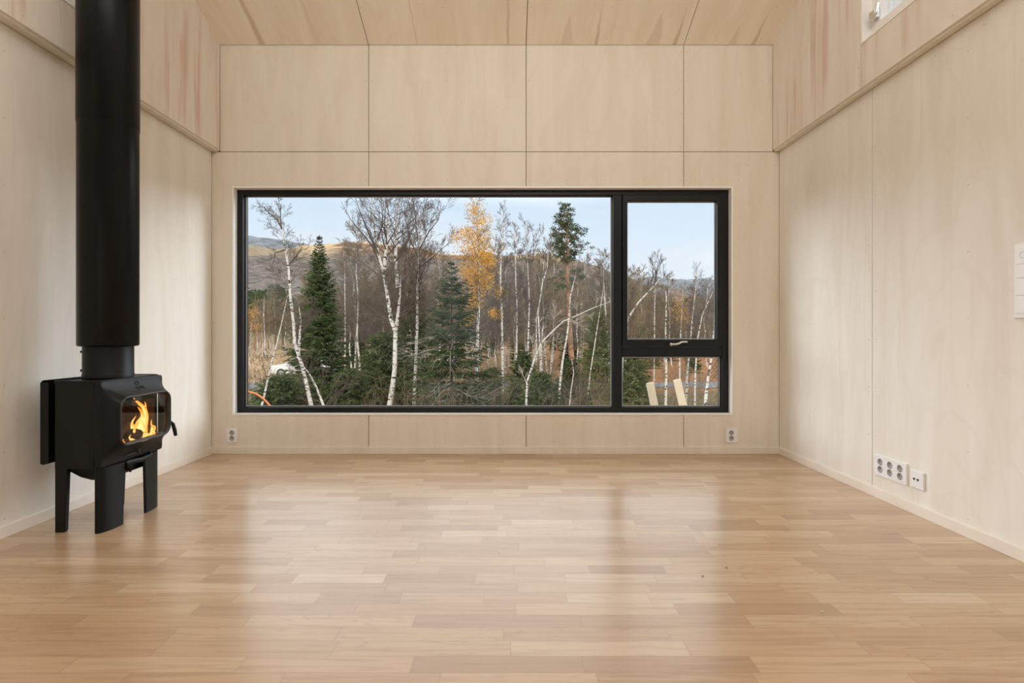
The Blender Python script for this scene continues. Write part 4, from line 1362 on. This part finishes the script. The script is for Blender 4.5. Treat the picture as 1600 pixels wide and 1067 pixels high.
birch([[(1072, 634), (1073, 593), (1077, 550), (1079.6, 522), (1084, 475), (1088, 440), (1090, 415)]], 19.0, .055, 'bare birch rising right of the right-hand plank', 34, .9, .4, .45, seed=28)
birch([[(1085.6, 636), (1086, 590), (1089, 540), (1090, 529), (1097, 493.6), (1107, 470), (1115, 454)]], 18.0, .045, 'thin birch leaning right in the right half of the sash', 30, .8, .4, .4, seed=29)
birch([[(1101.7, 637), (1103, 620), (1106, 593), (1111.6, 559), (1115, 520), (1117, 480)]], 12.0, .058, 'white birch trunk with black flecks beside the right window frame', 16, .7, .5, .3, seed=30)
birch([[(1062, 610), (1062, 560), (1064, 510), (1066, 470), (1068, 445)]], 30.0, .06, 'birch with rusty orange leaves seen through the opening sash', 40, 1.1, .3, .2, seed=31,
      leaf=(M['leaf_rust'], [(1062, 475, 18, 30, 1.0), (1068, 500, 18, 20, .5)], 700, .035))
birch([[(389, 600), (391, 560), (392, 520), (393, 500)]], 42.0, .06, 'small birch with rusty leaves at the left edge of the view', 30, 1.3, .3, .2, seed=32,
      leaf=(M['leaf_rust'], [(391, 490, 16, 16, .9), (396, 510, 16, 14, .5)], 500, .045))
birch([[(414, 532), (413, 515), (412, 490), (413, 463)]], 66.0, .11, 'white trunked birch standing alone on the left heath edge', 30, 1.9, .35, .35, seed=33)

spruce(498.7, 368, 22.0, 1.75, 'tall pointed dark green spruce in the left half of the window', 41, lev=58, per=8, dens=11, power=.92, thick=.019, gapy=.08)
spruce(706, 408, 18.0, 2.05, 'broad dark spruce with grey dead branches left of the golden birch', 42, 'needles_dark', dead=24, lev=30, per=7, dens=11, power=.85, gapy=.20, thick=.017)
spruce(646, 440, 21.0, 1.5, 'thin ragged dark spruce hidden behind the fan-topped birch', 43, dead=30, lev=34, per=6, dens=9, power=.6, gapy=.25)
spruce(598, 520, 20.0, 1.5, 'low green spruce at the foot of the many-stemmed birch', 44, lev=30, per=8, dens=12, power=.6)
spruce(545, 578, 18.0, 1.15, 'young green spruce in the undergrowth right of the tall spruce', 45, lev=26, per=8, dens=12, power=.6)
spruce(436, 588, 16.5, 1.15, 'young green spruce between the leaning birch and the forked birch', 46, lev=28, per=8, dens=12, power=.6)
spruce(470, 592, 19.0, 1.3, 'small pale green spruce in front of the parked white car', 47, 'needles_pale', lev=24, per=8, dens=10, power=.6)
spruce(820, 548, 19.0, .95, 'small dark spruce right of the slender yellow birch', 48, lev=28, per=8, dens=12, power=.7)
spruce(846, 582, 17.0, .95, 'low bushy spruce in front of the paired thin birches', 49, lev=22, per=8, dens=12, power=.6)
spruce(892, 556, 21.0, .85, 'dark spruce at the foot of the pine', 50, lev=26, per=8, dens=12, power=.7)
spruce(768, 575, 20.0, .9, 'low dark spruce below the golden birch', 51, lev=22, per=8, dens=11, power=.6)
spruce(935, 476, 25.0, 1.35, 'yellowish green spruce beside the window mullion', 52, 'needles_pale', lev=34, per=7, dens=9, power=.6, gapy=.15)
spruce(986, 535, 19.0, .95, 'green spruce in the lower right pane beside the mullion', 53, 'needles_pale', lev=26, per=8, dens=11, power=.6)
spruce(568, 420, 42.0, 1.9, 'distant spruce between the tall spruce and the many-stemmed birch', 54, lev=36, per=7, dens=9, thick=.03)

# Scots pine
rp = random.Random(5)
tp = to_ground(pix_path([(893, 600), (893, 557), (891, 528), (889.6, 502), (888, 460), (886, 420), (886, 370), (884, 330)], 21.0))
pine = thing('pine_tree', 'tall pine with an orange trunk and a dark rounded crown right of the window centre', 'tree', (tp[0].x, 21.0, gz(tp[0].x, 21.0)))
mb = MB(); mb.tube(tp, [.12, .115, .11, .10, .09, .075, .055, .035, .012][:len(tp)], 9); mb.build('trunk', M['bark_pine'], pine)
fo, br = MB(), MB()
tiers = [(322, 4, 3), (331, 9, 5), (341, 15, 6), (350, 21, 7), (358, 19, 7), (367, 27, 8), (376, 30, 8), (385, 33, 8), (393, 31, 8), (401, 24, 7), (409, 17, 5), (428, 24, 4), (440, 28, 5), (452, 22, 4)]
for py, w_, n in tiers:
    c = P(886 if py > 350 else 884, py, 21.0)
    a0 = rp.uniform(0, 6.28)
    for k in range(n):
        an = a0 + k * 6.283 / n + rp.uniform(-.3, .3)
        if rp.random() < .28: continue
        L = w_ * 21.0 / F * rp.uniform(.5, 1.12)
        tip = c + Vector((math.cos(an) * L, math.sin(an) * L, L * rp.uniform(.02, .30)))
        br.tube([c - Vector((0, 0, .12)), c.lerp(tip, .5), tip], [.02, .014, .005], 4, cap=False)
        for j in range(3 if L > .4 else 2):
            f = 1 - .26 * j
            pine_clump(fo, c.lerp(tip, f) + Vector((rp.gauss(0, .07), rp.gauss(0, .07), rp.gauss(.03, .04))), .17, rp, 34, .013)
for py in range(420, 520, 12):
    c = P(887, py, 21.0); an = rp.uniform(0, 6.28)
    grow(br, c, Vector((math.cos(an), math.sin(an), .1)), .7, .012, 1, rp, .1, 4)
br.build('branches', M['bark_pine'], pine, recalc=False)
fo.build('needles', M['needles_pine'], pine, recalc=False)

# --- background forest: four kinds, copied
TWIG[0] = 0.0075
def proto_birch(seed, H, br=46):
    r = random.Random(seed)
    root = thing('birch_tree', 'bare brown-twigged birch among many in the forest strip behind the heath', 'tree', (0, 0, 0), 'bare birches in the background forest')
    pa = [Vector((0, 0, -.2))]; x = y = 0
    for i in range(1, 8):
        x += r.uniform(-.14, .14); y += r.uniform(-.14, .14); pa.append(Vector((x, y, H * i / 7)))
    mb = MB(); mb.tube(pa, [max(.008, .062 * (1 - .92 * j / 7)) for j in range(8)], 6); mb.build('trunk', M['bark'], root)
    mb = MB()
    for k in range(br):
        t = .25 + .75 * (k + r.random()) / br
        p, ax = sample(pa, min(t, .99))
        grow(mb, p, (ax * .9 + perp(ax, r)).normalized(), 2.1 * (1.15 - t) * r.uniform(.7, 1.1) + .3, .022 * (1.15 - t), 1, r, .3, 6)
    mb.build('branches', M[('twig_haze', 'twig_ochre', 'twig_grey')[seed % 3]], root, recalc=False)
    return root


def proto_con(seed, kind):
    r = random.Random(seed)
    if kind == 'spruce':
        root = thing('spruce_tree', 'small dark spruce scattered among the bare birches of the background forest', 'tree', (0, 0, 0), 'spruces in the background forest')
        tr, fo, _ = spruce_mesh(7.0, 1.35, r, lev=30, per=6, dens=7, thick=.045)
        tr.build('trunk', M['bark_dark'], root, recalc=False); fo.build('foliage', M['needles' if seed % 2 == 0 else 'needles_pale'], root, recalc=False)
    else:
        root = thing('pine_tree', 'round crowned green pine among others in the background forest', 'tree', (0, 0, 0), 'pines in the background forest')
        mb = MB(); mb.tube([(0, 0, -.2), (.05, 0, 3), (0, .1, 7)], [.14, .11, .03], 6); mb.build('trunk', M['bark_pine'], root, recalc=False)
        fo = MB()
        for k in range(120):
            z = r.uniform(2.2, 7.3); R = 1.7 * math.sqrt(max(.05, 1 - ((z - 4.4) / 3.1) ** 2)); an = r.uniform(0, 6.28); q_ = R * r.uniform(.45, 1)
            pine_clump(fo, Vector((q_ * math.cos(an), q_ * math.sin(an), z)), .42, r, 22, .045)
        fo.build('needles', M['needles_pine'], root, recalc=False)
    return root


PB = [proto_birch(100 + k, h) for k, h in enumerate((6.2, 7.0, 7.4, 6.6, 5.6))]
PS = [proto_con(200 + k, 'spruce') for k in range(2)]
PP = [proto_con(210 + k, 'pine') for k in range(2)]
rb = random.Random(77)
used = {}


def plant(protos, x, y, sc):
    pr = rb.choice(protos)
    loc = (x, y, gz(x, y))
    if pr.name not in used:
        used[pr.name] = 1
        pr.location = loc; pr.rotation_euler = (0, 0, rb.uniform(0, 6.28)); pr.scale = (sc, sc, sc)
        return pr
    return copy_tree(pr, loc, rb.uniform(0, 6.28), sc)


def at_px(px, y):
    return (px - CX) * y / F


spots = []
def free(x, y, m_):
    for a, b_ in spots:
        if (a - x) ** 2 + (b_ - y) ** 2 < m_ * m_: return False
    spots.append((x, y)); return True


cnt = 0
while cnt < 255:                                   # bare birches: 36 - 120 m, thinner over the left heath
    y = 29 + 80 * rb.random() ** 1.6
    px = rb.uniform(395, 1150)
    if px < 470 and (y < 62): continue
    if px > 985 and y < 46: continue
    if 28 < y < 32.5: continue
    x = at_px(px, y)
    if not free(x, y, 0.9): continue
    plant(PB, x, y, rb.uniform(.9, 1.4)); cnt += 1
cnt = 0
while cnt < 74:
    y = 40 + 80 * rb.random() ** 1.3
    px = rb.uniform(470, 1150)
    x = at_px(px, y)
    if not free(x, y, 1.6): continue
    plant(PS, x, y, rb.uniform(.55, .95) * (.8 if px > 950 else 1)); cnt += 1
for px, y, sc in ((398, 84, 1.35), (409, 92, 1.4), (420, 88, 1.3), (431, 96, 1.55), (388, 95, 1.35), (442, 100, 1.5), (404, 110, 1.5), (455, 110, 1.3), (416, 120, 1.6),
                  (905, 70, .9), (925, 62, .9), (955, 66, .85), (990, 72, .9), (1010, 80, .95), (1035, 76, 1.0), (1060, 82, 1.0), (1085, 78, 1.0), (1105, 84, 1.0), (1000, 96, 1.2), (1050, 100, 1.2), (1095, 104, 1.25), (1120, 92, 1.1), (870, 74, .8), (1025, 110, 1.3), (1075, 112, 1.3)):
    x = at_px(px, y); free(x, y, 0.1)
    plant(PP, x, y, sc)

TWIG[0] = 0.0045
# --- undergrowth and grass nobody could count
ru = random.Random(9)
mb = MB(); lf = MB()
for k in range(520):
    y = ru.uniform(13, 34); px = ru.uniform(372, 1135); x = at_px(px, y)
    g = gz(x, y)
    hgt = ru.uniform(.5, 1.5) * (1.25 if 560 < px < 940 else .8)
    for j in range(3):
        d_ = Vector((ru.gauss(0, .35), ru.gauss(0, .35), 1)).normalized()
        grow(mb, Vector((x + ru.gauss(0, .1), y + ru.gauss(0, .1), g)), d_, hgt * ru.uniform(.6, 1.1), .008, 2, ru, .1, 5)
tag(mb.build('undergrowth', M['twig_haze'], recalc=False), 'tangle of bare brown brushwood under the trees outside', 'undergrowth', kind='stuff')
mb = MB()
for k in range(9000):
    y = 12 + 62 * ru.random() ** 1.2; px = ru.uniform(372, 1140); x = at_px(px, y); g = gz(x, y)
    if abs(y - 30.0 - 0.6 * math.sin(x * .08)) < 1.9: continue
    h = ru.uniform(.12, .38); w_ = ru.uniform(.012, .03) * (y / 25)
    dx, dy = ru.gauss(0, .12), ru.gauss(0, .12)
    a = ru.uniform(0, 3.14); c, s_ = math.cos(a) * w_, math.sin(a) * w_
    mb.add([(x - c, y - s_, g), (x + c, y + s_, g), (x + dx, y + dy, g + h)], [(0, 1, 2)])
tag(mb.build('heath_grass', leafmat('dry_grass', (0.20, 0.105, 0.05), (0.42, 0.29, 0.16)), recalc=False), 'dry brown grass tufts covering the heath outside', 'grass', kind='stuff')

# --- parked white car behind the spruce
cy = 36.0
c0 = P(432, 583, cy); c1 = P(520, 583, cy)
zg = gz((c0.x + c1.x) / 2, cy)
car = thing('car', 'white car parked behind the tall spruce', 'car', ((c0.x + c1.x) / 2, cy, zg))
x0 = (c0.x + c1.x) / 2 - 2.15
prof = [(0.0, .38), (.02, .70), (.25, .86), (1.10, .98), (1.75, 1.44), (2.2, 1.52), (3.4, 1.48), (4.15, 1.02), (4.28, .92), (4.32, .42), (3.95, .32), (3.0, .30), (1.2, .30), (.3, .32)]
mb = MB()
m_ = len(prof); v = []
for yy, k in ((cy - .85, .93), (cy - .80, 1.0), (cy + .80, 1.0), (cy + .85, .93)):
    v += [(x0 + 2.16 + (px_ - 2.16) * (.985 if k < 1 else 1), yy, zg + pz * (k if pz > 1.0 else 1)) for px_, pz in prof]
mb.add(v, [tuple(range(m_)), tuple(range(3 * m_, 4 * m_))] + [(a * m_ + i, a * m_ + (i + 1) % m_, (a + 1) * m_ + (i + 1) % m_, (a + 1) * m_ + i) for a in range(3) for i in range(m_)])
mb.build('body', M['car_paint'], car, bevel=.03)
mb = MB()
for poly in ([(1.30, 1.00), (1.82, 1.38), (2.45, 1.42), (2.45, 1.00)], [(2.55, 1.00), (2.55, 1.42), (3.30, 1.38), (3.85, 1.02)]):
    n = len(poly); v = [(x0 + a, cy - .862, zg + b_) for a, b_ in poly] + [(x0 + a, cy - .84, zg + b_) for a, b_ in poly]
    mb.add(v, [tuple(range(n)), tuple(range(2 * n - 1, n - 1, -1))] + [(i, (i + 1) % n, (i + 1) % n + n, i + n) for i in range(n)])
mb.build('window', M['car_glass'], car)
for wx in (.85, 3.50):
    for yy in (cy - .86, cy + .70):
        mb = MB()
        mb.tube([(x0 + wx, yy, zg + .33), (x0 + wx, yy + .02, zg + .33), (x0 + wx, yy + .16, zg + .33)], [.30, .33, .33], 22, smooth=False)
        wh = mb.build('wheel', M['tyre'], car)
        mb = MB(); mb.tube([(x0 + wx, yy - .012, zg + .33), (x0 + wx, yy + .01, zg + .33)], .20, 16, smooth=False)
        mb.build('hub_cap', M['steel'], wh)

# --- two sawn planks leaning up in front of the window, orange conduit, cable
for (tx, ty), (bx_, by_), lb in (((1015.5, 598), (1023, 637), 'pale sawn plank leaning outside the lower right pane, nearer the mullion'), ((1057.5, 593), (1068, 637), 'pale sawn plank leaning outside the lower right pane, nearer the right frame')):
    d = 9.2
    a, b_ = P(tx, ty, d), P(bx_, by_, d)
    u = (b_ - a).normalized()
    side = Vector((-u.z, 0, u.x)) * -.066
    end = a + u * ((a.z - gz(a.x, d)) / -u.z)
    v = []
    for p in (a, end):
        for sx, sy in ((-1, -.024), (1, -.024), (1, .024), (-1, .024)):
            v.append(p + side * sx + Vector((0, sy, 0)))
    mb = MB(); mb.add(v, [(0, 1, 2, 3), (7, 6, 5, 4)] + [(k, (k + 1) % 4, (k + 1) % 4 + 4, k + 4) for k in range(4)])
    tag(mb.build('plank', M['timber'], bevel=.004), lb, 'plank', 'planks outside the window')
mb = MB()
path = [P(px, py, 10.0) for px, py in ((350, 618), (368, 613), (385, 611.5), (400, 615), (412, 623), (424, 636), (433, 652))]
path = [Vector((path[0].x - .3, 10.0, gz(0, 10)))] + path + [Vector((path[-1].x + .12, 10.0, gz(0, 10)))]
mb.tube(path, .018, 8)
tag(mb.build('conduit', M['orange']), 'orange plastic conduit arching up in the lower left corner outside', 'conduit')
